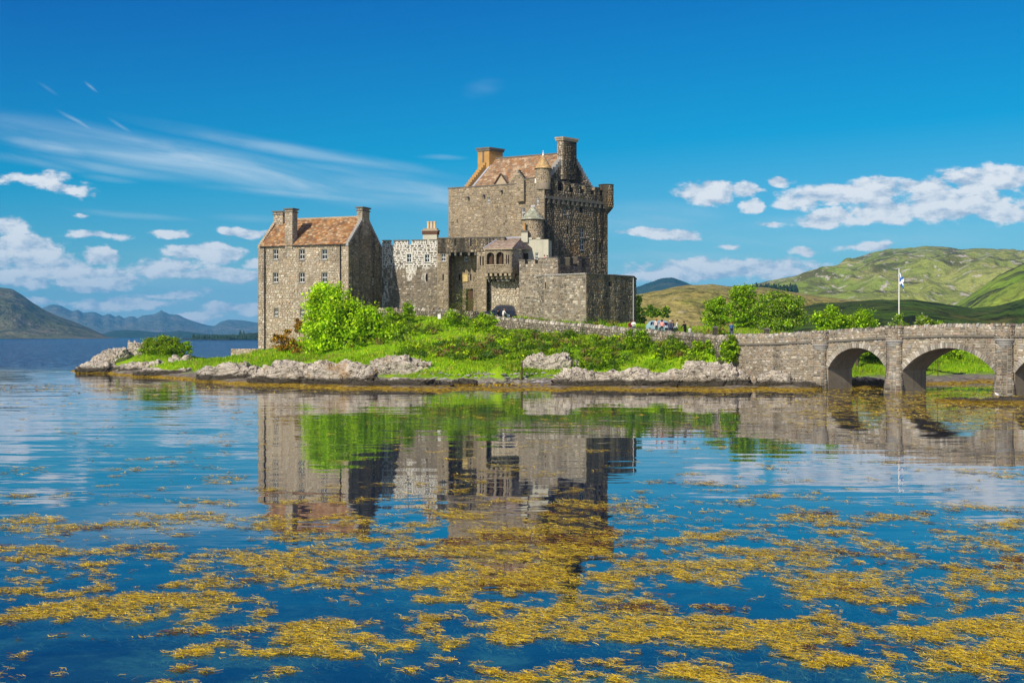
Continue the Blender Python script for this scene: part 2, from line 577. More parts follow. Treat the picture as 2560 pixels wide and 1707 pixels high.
def facing(pf, spans, z0, z1, pal, rnd, hh=(.17, .33), ww=(.22, .66), gap=.026, dep=(.03, .085), holes=(), tint=None):
    """irregular coursed rubble: returns a list of (eight points, colour, width)"""
    out = []
    z = z0
    while z < z1 - .08:
        h = min(rnd.uniform(*hh), z1 - z)
        if z1 - z - h < .12:
            h = z1 - z
        for (l, r) in cut(spans(z + h / 2), holes, z, z + h):
            s = l
            while s < r - .06:
                w = rnd.uniform(*ww) * rnd.choice((.7, 1, 1, 1.25))
                if r - s - w < .18:
                    w = r - s
                cells = [(z, z + h)]
                if h > .33 and w < .6 and rnd.random() < .35:
                    zz = z + h * rnd.uniform(.4, .6)
                    cells = [(z, zz), (zz, z + h)]
                for (za, zb) in cells:
                    g = gap * rnd.uniform(.4, 1.1)
                    j = lambda: rnd.uniform(0, gap * .9)
                    a0, a1, b0, b1 = s + g * .5 + j(), s + w - g * .5 - j(), za + g * .5, zb - g * .5
                    if a1 - a0 < .05 or b1 - b0 < .05:
                        continue
                    d = rnd.uniform(*dep)
                    wob = lambda q: (q[0], q[1] + .55 * hh[0] * math.sin(q[0] * 1.3 + 2.1 * math.sin(q[0] * .37 + z1)) * (0 if q[1] < z0 + .3 or q[1] > z1 - .5 else 1))
                    k = min(.045, (b1 - b0) * .2)
                    if rnd.random() < .10 and w > .4:
                        b1 = min(b1 + h * .3, z1 - .02)
                        d += .03
                    k2 = .05 + gap * .5
                    base = [(a0 + rnd.uniform(0, k2), b0 + rnd.uniform(-.02, k2 * .7)), (a1 - rnd.uniform(0, k2), b0 + rnd.uniform(-.02, k2 * .7)),
                            (a1 - rnd.uniform(0, k2), b1 - rnd.uniform(-.02, k2 * .7)), (a0 + rnd.uniform(0, k2), b1 - rnd.uniform(-.02, k2 * .7))]
                    base = [wob(q) for q in base] if not holes else base
                    cs, cz = (a0 + a1) / 2, (b0 + b1) / 2
                    P = [pf(q[0], q[1], 0.02) for q in base]
                    P += [pf(q[0] + (k if q[0] < cs else -k), q[1] + (k if q[1] < cz else -k), -d * rnd.uniform(.8, 1.2)) for q in base]
                    c = np.array(pal[rnd.randrange(len(pal))]) * rnd.uniform(.86, 1.14)
                    if tint is not None:
                        c = tint(cs, cz, c)
                    out.append((P, tuple(c), (a1 - a0) * (b1 - b0)))
                s += w
        z += h
    return out


STONE_F = ((4, 5, 6, 7), (0, 1, 5, 4), (1, 2, 6, 5), (2, 3, 7, 6), (3, 0, 4, 7))


def put_stones(stones, mat, parent, singles=0, name='stone', min_area=.11):
    st = sorted(stones, key=lambda q: -q[2])
    n1 = 0
    while n1 < min(singles, len(st)) and st[n1][2] >= min_area:
        n1 += 1
    off = Vector((0, 0, 0))
    p = parent
    while p is not None:
        off += p.location
        p = p.parent
    for P, c, a in st[:n1]:
        me = bpy.data.meshes.new(name)
        me.from_pydata(P, [], STONE_F)
        ca = me.color_attributes.new('Col', 'FLOAT_COLOR', 'CORNER')
        ca.data.foreach_set('color', [*c, 1.0] * 20)
        me.materials.append(mat)
        o = bpy.data.objects.new(name, me)
        o.parent = parent
        o.location = -off
        COL.objects.link(o)
    rest = st[n1:]
    if rest:
        V = np.array([q[0] for q in rest], np.float32).reshape(-1, 3)
        Q = (np.arange(len(rest))[:, None, None] * 8 + np.array(STONE_F)[None]).reshape(-1, 4)
        C = np.repeat(np.array([q[1] for q in rest]), 5, axis=0)
        link('stone_facing', np_mesh('stone_facing', V, Q, C), mat, parent, 'stuff')


PAL_HOUSE = [(.46, .39, .28), (.54, .46, .35), (.38, .31, .21), (.58, .52, .42), (.30, .24, .16), (.47, .37, .24), (.40, .37, .31), (.42, .28, .19), (.66, .61, .51)]
PAL_KEEP = [(.33, .255, .15), (.40, .31, .19), (.26, .20, .12), (.46, .37, .24), (.19, .15, .10), (.36, .265, .15), (.29, .25, .19), (.54, .45, .32)]
def _calm(pal, k):
    m = np.mean(np.array(pal), 0)
    return [tuple(m + (np.array(c) - m) * k) for c in pal]


PAL_HOUSE, PAL_KEEP = _calm([tuple(np.array(c) * .94) for c in PAL_HOUSE], .68), _calm([tuple(np.array(c) * .86) for c in PAL_KEEP], .75)
PAL_DARK = [(.21, .17, .11), (.27, .215, .14), (.16, .13, .09), (.32, .25, .16), (.13, .11, .085), (.24, .18, .10), (.37, .31, .23)]  # darker stone tones that carry the shade of right-hand faces
PAL_GREY = [(.28, .245, .185), (.35, .305, .235), (.21, .185, .145), (.42, .37, .29), (.16, .14, .11), (.31, .25, .175), (.25, .235, .205), (.50, .45, .37)]
PAL_BRIDGE = [(.33, .295, .23), (.42, .38, .31), (.25, .225, .18), (.50, .465, .39), (.18, .165, .135), (.35, .285, .20), (.30, .29, .265), (.33, .25, .19)]

PAL_GREY = [tuple(np.array(c) * .84) for c in PAL_GREY]


def sash(parent, fr, hole, rec=.2, bars=(1, 2), frame_mat='white_paint', sill=True, name='window'):
    """window in an opening: frame with bars, pane and sill as sub-parts"""
    a, b, c, d = hole
    mb = MB()
    t = .07
    for (s0, s1, z0, z1) in ((a, a + t, c, d), (b - t, b, c, d), (a + t, b - t, c, c + t), (a + t, b - t, d - t, d), (a + t, b - t, (c + d) / 2 - .04, (c + d) / 2 + .04)):
        fr.box(mb, s0, s1, rec, rec + .06, z0, z1)
    for i in range(bars[0]):
        s = a + (b - a) * (i + 1) / (bars[0] + 1)
        fr.box(mb, s - .02, s + .02, rec + .008, rec + .05, c + t, d - t)
    w = mb.build(name, MAT[frame_mat], parent)
    mp = MB()
    mp.face([fr.p(a + .02, c + .02, rec + .045), fr.p(b - .02, c + .02, rec + .045), fr.p(b - .02, d - .02, rec + .045), fr.p(a + .02, d - .02, rec + .045)])
    mp.build('pane', MAT['pane'], w)
    if sill:
        ms = MB()
        fr.box(ms, a - .1, b + .1, -.13, rec, c - .14, c - .004)
        ms.build('sill', MAT['grey_dressed'], w)
    return w


def tiles(quad, mat, parent, tw=.42, th=.34, rnd=random, pal=((.28, .15, .07), (.36, .20, .09), (.20, .11, .06), (.42, .26, .13), (.32, .14, .05), (.25, .17, .10), (.46, .32, .19)), name='roof_tiles', keep=None):
    """lapped tiles over a roof plane; quad: bottom-left, bottom-right, top-right, top-left"""
    bl, br, tr, tl = [Vector(q) for q in quad]
    n = (br - bl).cross(tl - bl).normalized()
    H = ((tl - bl).length + (tr - br).length) / 2
    rows = max(2, int(H / th))
    V, Q, C = [], [], []
    for r in range(rows):
        f0, f1 = r / rows, min(1.0, (r + 1.22) / rows)
        lo0, lo1 = bl.lerp(tl, f0), br.lerp(tr, f0)
        hi0, hi1 = bl.lerp(tl, f1), br.lerp(tr, f1)
        W = (lo1 - lo0).length
        k = max(1, int(W / tw))
        e = [0.0] + sorted([(i + (.5 if r % 2 else 0) + rnd.uniform(-.13, .13)) / k for i in range(1, k)]) + [1.0]
        for i in range(len(e) - 1):
            a, b = e[i] + .012 / max(W, .5), e[i + 1] - .012 / max(W, .5)
            if b <= a:
                continue
            up = .045 + rnd.uniform(0, .04)
            sag = rnd.uniform(-.02, .02)
            p0, p1 = lo0.lerp(lo1, a) + n * up + (lo0 - hi0).normalized() * sag, lo0.lerp(lo1, b) + n * up + (lo0 - hi0).normalized() * sag
            p2, p3 = hi0.lerp(hi1, b) + n * .012, hi0.lerp(hi1, a) + n * .012
            q0, q1 = p0 - n * (up * .9), p1 - n * (up * .9)
            bi = len(V)
            V += [p0, p1, p2, p3, q0, q1]
            Q += [(bi, bi + 1, bi + 2, bi + 3), (bi + 4, bi + 5, bi + 1, bi)]
            c = np.array(pal[rnd.randrange(len(pal))]) * rnd.uniform(.72, .98)
            C += [c, c * .8]
    me = np_mesh(name, np.array([tuple(v) for v in V]), Q, C)
    return link(name, me, mat, parent, 'stuff')


def crow_steps(parent, fr, s_foot, z_foot, s_top, z_top, d0, d1, mat, n=9, thick=.5, axis='s'):
    """stepped stones climbing a gable, each its own stone (axis: along s or along d)"""
    for i in range(n):
        f0, f1 = i / n, (i + 1) / n
        sa, sb = s_foot + (s_top - s_foot) * f0, s_foot + (s_top - s_foot) * f1
        zz = z_foot + (z_top - z_foot) * f1
        mb = MB()
        lo, hi = min(sa, sb), max(sa, sb)
        if axis == 's':
            fr.box(mb, lo, hi, d0, d1, zz - (z_top - z_foot) / n - thick * .5, zz)
        else:
            fr.box(mb, d0, d1, lo, hi, zz - (z_top - z_foot) / n - thick * .5, zz)
        mb.build('crow_step', mat, parent)


# ------------------------------------------------------------------ island terrain
SHORE = [(185, 928), (300, 937), (400, 943), (500, 950), (620, 960), (760, 965), (900, 969), (1000, 971), (1150, 971), (1300, 971), (1500, 972),
         (1700, 973), (1850, 973), (1950, 974), (2020, 974), (2075, 970), (2150, 967), (2205, 964), (2300, 960), (2400, 958), (2500, 957), (2650, 957)]
SHORE0 = list(SHORE)
_r = random.Random(3)
_d = []
for i in range(len(SHORE) - 1):                # an uneven waterline
    (xa, ya), (xb, yb) = SHORE[i], SHORE[i + 1]
    n_ = max(1, int((xb - xa) / 42))
    for k in range(n_):
        _d.append((xa + (xb - xa) * k / n_, ya + (yb - ya) * k / n_ + (_r.uniform(-3.5, 3.5) if k else 0) * (.6 if xa < 600 else 1)))
SHORE = [(a_, b_ + float(np.interp(a_, [200, 400, 700, 2000, 2060, 2700], [1, 2, 4, 4, 1, 1]))) for a_, b_ in _d + [SHORE[-1]]]
ctrl = []


def cz(px, D, z):
    ctrl.append((wx(px, D), D, z))


def cy(px, py, D):
    ctrl.append((wx(px, D), D, wz(py, D)))


for i_, (px, py) in enumerate(SHORE):
    D = shore_D(py)
    cz(px, D, 0.0)
    cz(px, D + 3.5, .24)
    if i_ % 2 == 0:
        cz(px, D - 5, -0.45)
        cz(px, D - 13, -2.0)
# left point, low and rocky
for (px, D, z) in [(120, 205, -1.2), (60, 200, -2.5), (60, 225, -2.5), (180, 215, -1.0), (260, 192, 1.7), (330, 192, 2.6), (390, 189, 3.1), (440, 188, 2.6), (480, 186, 1.9), (300, 207, .4), (400, 210, .4), (520, 208, -.1),
                   (300, 222, -1.6), (450, 225, -1.8), (600, 228, -1.6), (550, 190, 1.7), (590, 198, 1.6)]:
    cz(px, D, z)
for (px, py, D) in [(520, 912, 170), (600, 908, 166), (560, 898, 182), (640, 886, 187), (400, 912, 172), (700, 903, 162), (700, 870, 182), (760, 890, 166), (800, 868, 178), (850, 895, 156), (900, 870, 164), (900, 842, 176), (960, 800, 182), (1000, 820, 172), (1050, 800, 178),
                    (950, 900, 150), (1000, 880, 153), (1100, 880, 151), (1100, 845, 162), (1150, 925, 139), (1250, 930, 138), (1200, 850, 158), (1250, 826, 170.5), (1250, 885, 149), (1350, 905, 144), (1350, 860, 155), (1400, 838, 163), (1500, 905, 144.5),
                    (1500, 868, 150), (1540, 846, 155), (1600, 903, 143.5), (1650, 870, 146.5), (1700, 852, 147), (1750, 884, 143.5), (1780, 866, 141), (1830, 895, 140.5)]:
    cy(px, py, D)
for (px, D, z) in [(1600, 138, .5), (1700, 138, .5), (1800, 137.5, .5), (1900, 135, .45), (1980, 131.5, .4), (1420, 138, .5), (1520, 138.5, .6), (660, 147, .5), (760, 144.5, .55), (860, 142, .55), (960, 141, .55), (560, 154, .5), (450, 165, .5), (350, 176, .5), (1150, 137, .35), (1250, 137, .35), (1350, 138, .5), (1200, 140.5, .8)]:
    cz(px, D, z)
# road behind the boundary wall and castle rock
for (px, D, z) in [(1190, 181, 7.9), (1240, 177, 7.6), (1330, 172, 7.1), (1450, 165, 6.6), (1560, 158, 6.0), (1690, 151, 5.5), (1790, 145.5, 5.0), (1840, 147, 4.9), (1100, 186, 8.3), (1000, 190, 8.2), (930, 188, 7.4),
                   (1050, 200, 8.3), (1250, 195, 8.0), (1400, 195, 7.4), (1550, 185, 6.2), (1000, 215, 5), (1250, 220, 5), (1450, 215, 5), (800, 195, 5.0), (750, 210, 3), (700, 200, 3.2), (900, 235, -1.5), (1100, 245, -1.5), (1300, 250, -1), (700, 240, -2), (1500, 255, 1)]:
    cz(px, D, z)
# lawn with the trees, and the bank behind the bridge
for (px, D, z) in [(1620, 175, 6.0), (1750, 170, 6.0), (1900, 165, 5.7), (1850, 185, 6.3), (1980, 185, 5.6), (1700, 195, 6.2), (1950, 150, 4.5), (2050, 160, 3.6), (2040, 145, 2.3), (2010, 137, 1.2), (1600, 215, 5.8), (1800, 225, 5.6), (2000, 230, 5.5),
                   (2130, 142, 1.0), (2120, 152, 1.6), (2180, 158, 2.0), (2250, 165, 2.6), (2300, 155, 1.3), (2350, 175, 3.0), (2420, 160, 1.5), (2520, 165, 1.9), (2650, 165, 1.9), (2250, 190, 4.0), (2450, 195, 3.8), (2650, 200, 3.8), (2250, 225, 4.5), (2500, 240, 4.6), (2750, 240, 4.6),
                   (1650, 255, 5.2), (1900, 258, 5.2), (2200, 262, 4.8), (2500, 265, 4.8), (2800, 170, 1.9), (2800, 140, -1.0)]:
    cz(px, D, z)

CP = np.array(ctrl)


def tps_fit(P):
    n = len(P)
    d = np.hypot(P[:, None, 0] - P[None, :, 0], P[:, None, 1] - P[None, :, 1])
    K = d + np.eye(n) * 0.6                    # linear kernel, slightly smoothed
    A = np.zeros((n + 1, n + 1))
    A[:n, :n] = -K
    A[:n, n] = 1
    A[n, :n] = 1
    b = np.zeros(n + 1)
    b[:n] = P[:, 2]
    return np.linalg.solve(A, b)


TW = tps_fit(CP)


def ground_np(x, y):
    x = np.asarray(x, float)
    y = np.asarray(y, float)
    r = np.full(x.shape, TW[-1])
    for i in range(len(CP)):
        r = r - TW[i] * np.hypot(x - CP[i, 0], y - CP[i, 1])
    lump = (fbm(x * .28, y * .28, oct=4, seed=3) - .5) * 0.9 + (fbm(x * 1.1, y * 1.1, oct=3, seed=9) - .5) * 0.22
    r = r + (fbm(x * .22, y * .22, oct=4, seed=33) - .5) * .55 * np.clip(1 - np.abs(r - .1) / .9, 0, 1)
    return r + lump * np.clip((r - .1) / 1.2, 0, 1) * np.clip(1.2 - (r - 3.5) / 5, .35, 1)


def ground(x, y):
    return float(ground_np(np.array([x]), np.array([y]))[0])


def grid_mesh(name, X, Y, Z, smooth=True):
    r, c = X.shape
    V = np.stack([X, Y, Z], -1).reshape(-1, 3)
    i = np.arange((r - 1) * (c - 1))
    a = (i // (c - 1)) * c + i % (c - 1)
    Q = np.stack([a, a + 1, a + c + 1, a + c], 1)
    return np_mesh(name, V, Q, None, smooth)


def ground_material():
    m = bpy.data.materials.new('island turf and shore')
    m.use_nodes = True
    g = NT(m.node_tree)
    co = g.n('ShaderNodeTexCoord').outputs['Object']
    x, y, z = g.xyz(co)
    n1 = g.noise(co, .16, 5, .6)
    n2 = g.noise(co, .9, 5, .65)
    n3 = g.noise(co, 5.0, 4, .65)
    n4 = g.noise(g.v('ADD', co, (77, 13, 3)), .30, 5, .65)
    grass = g.mix(g.step(n1, .35, .65), (.11, .27, .003), (.23, .43, .004))
    grass = g.mix(g.step(n2, .38, .70), grass, (.29, .43, .010))
    grass = g.mix(g.m('MULTIPLY', g.step(n3, .52, .72), .55), grass, (.06, .18, .003))
    straw = g.noise(g.v('ADD', co, (31, 7, 0)), .35, 5, .65)
    grass = g.mix(g.m('MULTIPLY', g.step(straw, .60, .72), .5), grass, (.26, .22, .07))
    grass = g.mix(g.m('MULTIPLY', g.step(n4, .52, .66), .75), grass, (.055, .13, .006))
    grass = g.mix(g.m('MULTIPLY', g.step(g.noise(g.v('ADD', co, (7, 53, 3)), .8, 5, .65), .64, .74), .6), grass, (.16, .11, .045))
    rock = g.mix(n2, (.07, .06, .045), (.34, .31, .25))
    weed = g.mix(g.step(g.noise(co, 2.2, 5, .7), .36, .62), (.045, .032, .008), (.46, .31, .015))
    zz = g.m('ADD', z, g.m('MULTIPLY_ADD', n2, .9, -.45))
    c = g.mix(g.step(zz, .52, .95), rock, grass)
    dk = g.m('MULTIPLY', g.step(zz, .60, .34), g.step(n3, .25, .6, .5, 1.0))
    c = g.mix(dk, c, g.mix(g.step(g.noise(co, 1.6, 5, .7), .40, .60), (.06, .050, .032), (.30, .27, .21)))
    c = g.mix(g.step(g.m('ADD', z, g.m('MULTIPLY_ADD', n2, .60, -.30)), .34, .10), c, weed)
    c = g.mix(g.step(z, -.12, -.6), c, (.020, .032, .022))
    b = g.n('ShaderNodeBsdfPrincipled')
    g.put(b.inputs['Base Color'], c)
    b.inputs['Roughness'].default_value = .9
    b.inputs['Specular IOR Level'].default_value = .15
    bp = g.n('ShaderNodeBump')
    bp.inputs['Distance'].default_value = .25
    g.put(bp.inputs['Height'], g.m('ADD', n2, g.m('MULTIPLY', n3, .5)))
    g.put(b.inputs['Normal'], bp.outputs[0])
    o = g.n('ShaderNodeOutputMaterial')
    g.t.links.new(b.outputs[0], o.inputs[0])
    return m


gx, gy = np.meshgrid(np.linspace(-92, 118, 300), np.linspace(112, 275, 240))
GZ = ground_np(gx, gy)
edge = np.clip(np.minimum.reduce([(gx + 92) / 10, (275 - gy) / 14]), 0, 1)
GZ = np.where(edge < 1, GZ * edge - 2.0 * (1 - edge), GZ)
terr = link('island_ground', grid_mesh('island_ground', gx, gy, GZ), ground_material())
terr['kind'] = 'structure'

# sea bed under the near shallows
sx, sy = np.meshgrid(np.linspace(-45, 45, 120), np.linspace(4, 128, 140))
SZ = -0.45 - np.clip((sy - 17) / 14, 0, 1) * 0.7 - np.clip((sy - 30) / 60, 0, 1) * 2.4 + (fbm(sx * .5, sy * .5, oct=4, seed=5) - .5) * .5
SZ = SZ + np.clip((14 - sy) / 10, 0, 1) * 2.0
m_bed = material('pebbly sea bed', (.13, .165, .085), nscale=1.2, namp=.7, namp2=.7, bump=.05, bscale=6, patches=(((.42, .40, .30), 7.0, .63, .68, .8), ((.012, .02, .016), .45, .44, .58, .9)))
bed = link('sea_bed', grid_mesh('sea_bed', sx, sy, SZ), m_bed)
bed['kind'] = 'structure'


# ------------------------------------------------------------------ water
def water_material():
    m = bpy.data.materials.new('loch water')
    m.use_nodes = True
    g = NT(m.node_tree)
    co = g.n('ShaderNodeTexCoord').outputs['Object']
    x, y, z = g.xyz(co)
    # wind-ruffled beyond the island and on the open left side, calm in its lee
    zone = g.noise(g.v('MULTIPLY', co, (.020, .035, 0)), 1.0, 3, .5)
    left = g.step(g.m('ADD', x, g.m('MULTIPLY_ADD', zone, 24, -12)), 2, -20)
    midb = g.m('MULTIPLY', g.step(y, 36, 62), left)
    far = g.step(g.m('ADD', y, g.m('MULTIPLY', x, .28)), 165, 215)
    far = g.m('MULTIPLY', far, g.step(x, 40, 10))
    rip = g.noise(g.v('MULTIPLY', co, (.16, 1.0, 0)), 1.0, 3, .5, .5, out=1)
    fine = g.noise(g.v('MULTIPLY', co, (1.0, 4.5, 0)), 1.0, 2, .5, .3, out=1)
    swell = g.noise(g.v('MULTIPLY', co, (.06, .30, 0)), 1.0, 2, .5, .3, out=1)
    chop = g.noise(g.v('MULTIPLY', co, (.55, 1.3, 0)), 1.0, 4, .65, out=1)
    h = (.5, .5, .5)
    a1 = g.m('ADD', .033, g.m('MULTIPLY', midb, .042))
    s = g.v('SCALE', g.v('SUBTRACT', rip, h))
    g.put(s.node.inputs['Scale'], a1)
    s2 = g.v('SCALE', g.v('SUBTRACT', fine, h))
    g.put(s2.node.inputs['Scale'], g.m('ADD', .015, g.m('MULTIPLY', midb, .014)))
    s4 = g.v('SCALE', g.v('SUBTRACT', swell, h))
    s4.node.inputs['Scale'].default_value = .010
    s3 = g.v('SCALE', g.v('SUBTRACT', chop, h))
    g.put(s3.node.inputs['Scale'], g.m('MULTIPLY', far, 4.5))
    sl = g.v('ADD', g.v('ADD', s, s2), g.v('ADD', s3, s4))
    sl = g.v('MULTIPLY', sl, (.5, 1.0, 0))
    nrm = g.v('NORMALIZE', g.v('ADD', sl, (0, 0, 1)))
    inc = g.n('ShaderNodeNewGeometry').outputs['Incoming']
    cosi = g.m('ABSOLUTE', g.v('DOT_PRODUCT', inc, nrm))
    refl = g.m('MULTIPLY_ADD', g.m('POWER', g.m('SUBTRACT', 1.0, cosi, clamp=True), 4.3), .97, .03)
    gl = g.n('ShaderNodeBsdfGlossy')
    gl.inputs['Color'].default_value = (1, 1, 1, 1)
    g.put(gl.inputs['Roughness'], g.m('MULTIPLY_ADD', far, .16, .015))
    g.put(gl.inputs['Normal'], nrm)
    body = g.n('ShaderNodeBsdfDiffuse')
    body.inputs['Color'].default_value = (.0006, .014, .045, 1)
    tr = g.n('ShaderNodeBsdfTransparent')
    tr.inputs['Color'].default_value = (.45, .80, .84, 1)
    mx = g.n('ShaderNodeMixShader')
    # the water grows less clear as the bed drops away
    g.put(mx.inputs[0], g.step(y, 19, 42, .04, .90))
    g.t.links.new(tr.outputs[0], mx.inputs[1])
    g.t.links.new(body.outputs[0], mx.inputs[2])
    ms = g.n('ShaderNodeMixShader')
    g.put(ms.inputs[0], refl)
    g.t.links.new(mx.outputs[0], ms.inputs[1])
    g.t.links.new(gl.outputs[0], ms.inputs[2])
    o = g.n('ShaderNodeOutputMaterial')
    g.t.links.new(ms.outputs[0], o.inputs[0])
    return m


W = 13500
mbw = MB()
mbw.face([(-W, -300, 0), (W, -300, 0), (W, W, 0), (-W, W, 0)])
wat = mbw.build('loch_water', water_material())
wat['kind'] = 'structure'


# ------------------------------------------------------------------ hills
def hill_material(name, cols, scale, rock=None, dark=None):
    m = bpy.data.materials.new(name)
    m.use_nodes = True
    g = NT(m.node_tree)
    co = g.n('ShaderNodeTexCoord').outputs['Object']
    n1 = g.noise(co, scale, 6, .62, .4)
    n2 = g.noise(g.v('ADD', co, (911, 37, 5)), scale * 3.3, 6, .65, .3)
    n3 = g.noise(g.v('ADD', co, (117, 370, 50)), scale * 14, 4, .65)
    c = g.mix(g.step(n1, .36, .64), cols[0], cols[1])
    c = g.mix(g.m('MULTIPLY', g.step(n2, .48, .66), .8), c, cols[2])
    c = g.mix(g.m('MULTIPLY', g.step(n3, .46, .62), .7), c, cols[3])
    if dark:
        n4 = g.noise(g.v('ADD', co, (417, 170, 250)), scale * dark[1], 5, .6, .6)
        c = g.mix(g.m('MULTIPLY', g.step(n4, dark[2], dark[2] + .08), .9), c, dark[0])
    if rock:
        n5 = g.noise(g.v('ADD', co, (47, 770, 25)), scale * rock[1], 5, .7)
        c = g.mix(g.m('MULTIPLY', g.step(n5, rock[2], rock[2] + .06), .85), c, rock[0])
    b = g.n('ShaderNodeBsdfPrincipled')
    g.put(b.inputs['Base Color'], c)
    b.inputs['Roughness'].default_value = .95
    b.inputs['Specular IOR Level'].default_value = .05
    bp = g.n('ShaderNodeBump')
    bp.inputs['Distance'].default_value = .10 / scale
    bp.inputs['Strength'].default_value = .8
    g.put(bp.inputs['Height'], g.m('ADD', n2, g.m('MULTIPLY', n3, .3)))
    g.put(b.inputs['Normal'], bp.outputs[0])
    o = g.n('ShaderNodeOutputMaterial')
    g.t.links.new(b.outputs[0], o.inputs[0])
    return m


def hill(name, prof, D0, D1, mat, amp, seed, nc=170, nr=60, power=1.2, foot=-3.0, nsc=6.0, crest=.02):
    """a hill whose crest stands at D1 with the given skyline and whose foot is at D0"""
    px = np.linspace(prof[0][0], prof[-1][0], nc)
    py = np.interp(px, [p[0] for p in prof], [p[1] for p in prof])
    zc = CH - (py - HY) / F * D1
    T = np.linspace(0, 1.35, nr)
    PX, TT = np.meshgrid(px, T)
    D = D0 + (D1 - D0) * TT
    ZC = np.broadcast_to(zc, PX.shape)
    up = np.clip(TT, 0, 1) ** power
    back = np.clip((TT - 1) / .35, 0, 1) ** 1.3
    X = (PX - CX) / F * D
    L = (D1 - D0)
    n = fbm(X / L * nsc, D / L * nsc, oct=6, seed=seed, gain=.52) - .5
    rid = 1 - np.abs(fbm(X / L * nsc * 1.3, D / L * nsc * .8, oct=4, seed=seed + 5) - .5) * 4
    shape = up * (1 - back * .8)
    env = np.clip(TT * 3, 0, 1) * np.clip((1 - np.clip(TT, 0, 1)) * 2.2, 0, 1)
    h = np.maximum(ZC - foot, .5)
    Z = foot + h * shape + h * amp * (n * 1.2 + rid * .25 - .1) * env + h * crest * (fbm(X / L * 40, D / L * 40, oct=4, seed=seed + 9) - .5) * np.clip(TT * 2, 0, 1)
    o = link(name, grid_mesh(name, X, D, Z), mat)
    o['kind'] = 'structure'
    return o


G1 = [(.20, .27, .04), (.29, .31, .075), (.32, .28, .10), (.13, .16, .03)]
m_big = hill_material('grass and rock hill', G1, .0042, rock=((.48, .44, .38), 13, .565), dark=((.10, .10, .03), 2.6, .50))
m_brown = hill_material('dry moor hill', [(.30, .26, .07), (.37, .31, .11), (.20, .23, .045), (.13, .13, .035)], .012, rock=((.46, .41, .34), 9, .63), dark=((.07, .085, .025), 3.4, .56))
m_shaded = hill_material('cloud-shaded hill', [(.045, .070, .014), (.065, .13, .016), (.10, .09, .028), (.022, .030, .010)], .012, dark=((.012, .016, .008), 4, .56))  # cloud shadow over this hill is put into its dark colours
m_slope = hill_material('bright grass slope', [(.18, .30, .02), (.26, .34, .04), (.15, .17, .035), (.08, .11, .018)], .008, rock=((.30, .28, .24), 9, .66), dark=((.035, .035, .018), 1.6, .54))
m_far = hill_material('far heather mountain', [(.10, .12, .10), (.15, .145, .12), (.19, .15, .13), (.06, .08, .07)], .0011, rock=((.26, .22, .19), 6, .60))
m_farw = hill_material('far wooded hill', [(.025, .05, .035), (.04, .07, .04), (.09, .10, .055), (.02, .035, .03)], .0016)
m_left = hill_material('heather hillside', [(.10, .115, .05), (.16, .145, .075), (.21, .165, .10), (.06, .075, .035)], .0022, rock=((.21, .18, .15), 6, .60), dark=((.035, .045, .03), 1.3, .52))

hill('mountain_range', [(-500, 810), (-200, 800), (40, 790), (109, 768), (123, 762), (140, 761), (157, 766), (180, 778), (194, 773), (208, 782), (233, 779), (246, 783), (258, 790), (272, 783), (289, 792), (297, 787), (311, 796), (325, 790), (337, 791), (342, 796), (356, 788),
                        (387, 785), (398, 779), (405, 773), (411, 781), (415, 780), (421, 785), (446, 786), (463, 795), (491, 805), (519, 813), (536, 815), (550, 805), (570, 799), (603, 800), (643, 806), (700, 818), (800, 830), (1000, 836), (1500, 838)],
     8800, 12000, m_far, .6, 21, nc=300, nr=50, power=.85, nsc=7)
hill('far_wooded_hill', [(180, 842), (253, 835), (281, 827), (314, 824), (351, 826), (393, 831), (420, 829), (449, 826), (491, 831), (533, 836), (650, 838), (900, 838), (1400, 838)], 5600, 6600, m_farw, .3, 31, nc=160, nr=30, power=.8)
hill('far_peak', [(1380, 835), (1480, 770), (1579, 721), (1624, 706), (1645, 698), (1658, 695), (1683, 693), (1705, 702), (1730, 711), (1800, 735), (1900, 770), (2000, 800)], 4200, 5400, m_farw, .3, 41, nc=120, nr=40, power=.9)
hill('heather_hill', [(-700, 690), (-300, 690), (-60, 705), (0, 718), (14, 720), (31, 722), (56, 738), (84, 758), (112, 775), (140, 788), (168, 798), (196, 809), (224, 820), (253, 834), (275, 843), (300, 846)], 3500, 4600, m_left, .5, 51, nc=200, nr=70, power=.9, nsc=5)
hill('wooded_shore', [(440, 846), (505, 845), (547, 843.5), (575, 839.5), (600, 837), (617, 835), (645, 833), (700, 832), (900, 832), (1100, 834), (1300, 838)], 2000, 2400, m_farw, .5, 61, nc=260, nr=24, power=.7, nsc=14, crest=.5)
hill('grass_mountain', [(1350, 835), (1500, 790), (1700, 735), (1858, 713), (1921, 702), (1985, 691), (2049, 670), (2091, 664), (2121, 650), (2164, 640), (2189, 630), (2240, 625), (2280, 621), (2317, 616), (2368, 621), (2400, 624), (2440, 620), (2495, 623), (2560, 628), (2700, 640), (2900, 690), (3100, 750)],
     1100, 2900, m_big, .40, 71, nc=340, nr=170, power=1.0, nsc=9, crest=.06)
hill('bright_grass_slope', [(2250, 822), (2368, 772), (2410, 749), (2453, 719), (2495, 689), (2538, 670), (2560, 660), (2700, 600), (3000, 520)], 640, 1250, m_slope, .4, 81, nc=200, nr=110, power=1.1, nsc=9, crest=.05)
hill('dry_moor_hill', [(980, 846), (1100, 835), (1250, 800), (1400, 765), (1500, 748), (1585, 738), (1645, 727), (1688, 715), (1730, 713), (1781, 710), (1815, 714), (1858, 717), (1921, 721), (1985, 732), (2049, 741), (2113, 748), (2176, 755), (2261, 766), (2400, 790), (2600, 815)],
     330, 840, m_brown, .42, 91, nc=280, nr=130, power=.9, nsc=9, crest=.05)
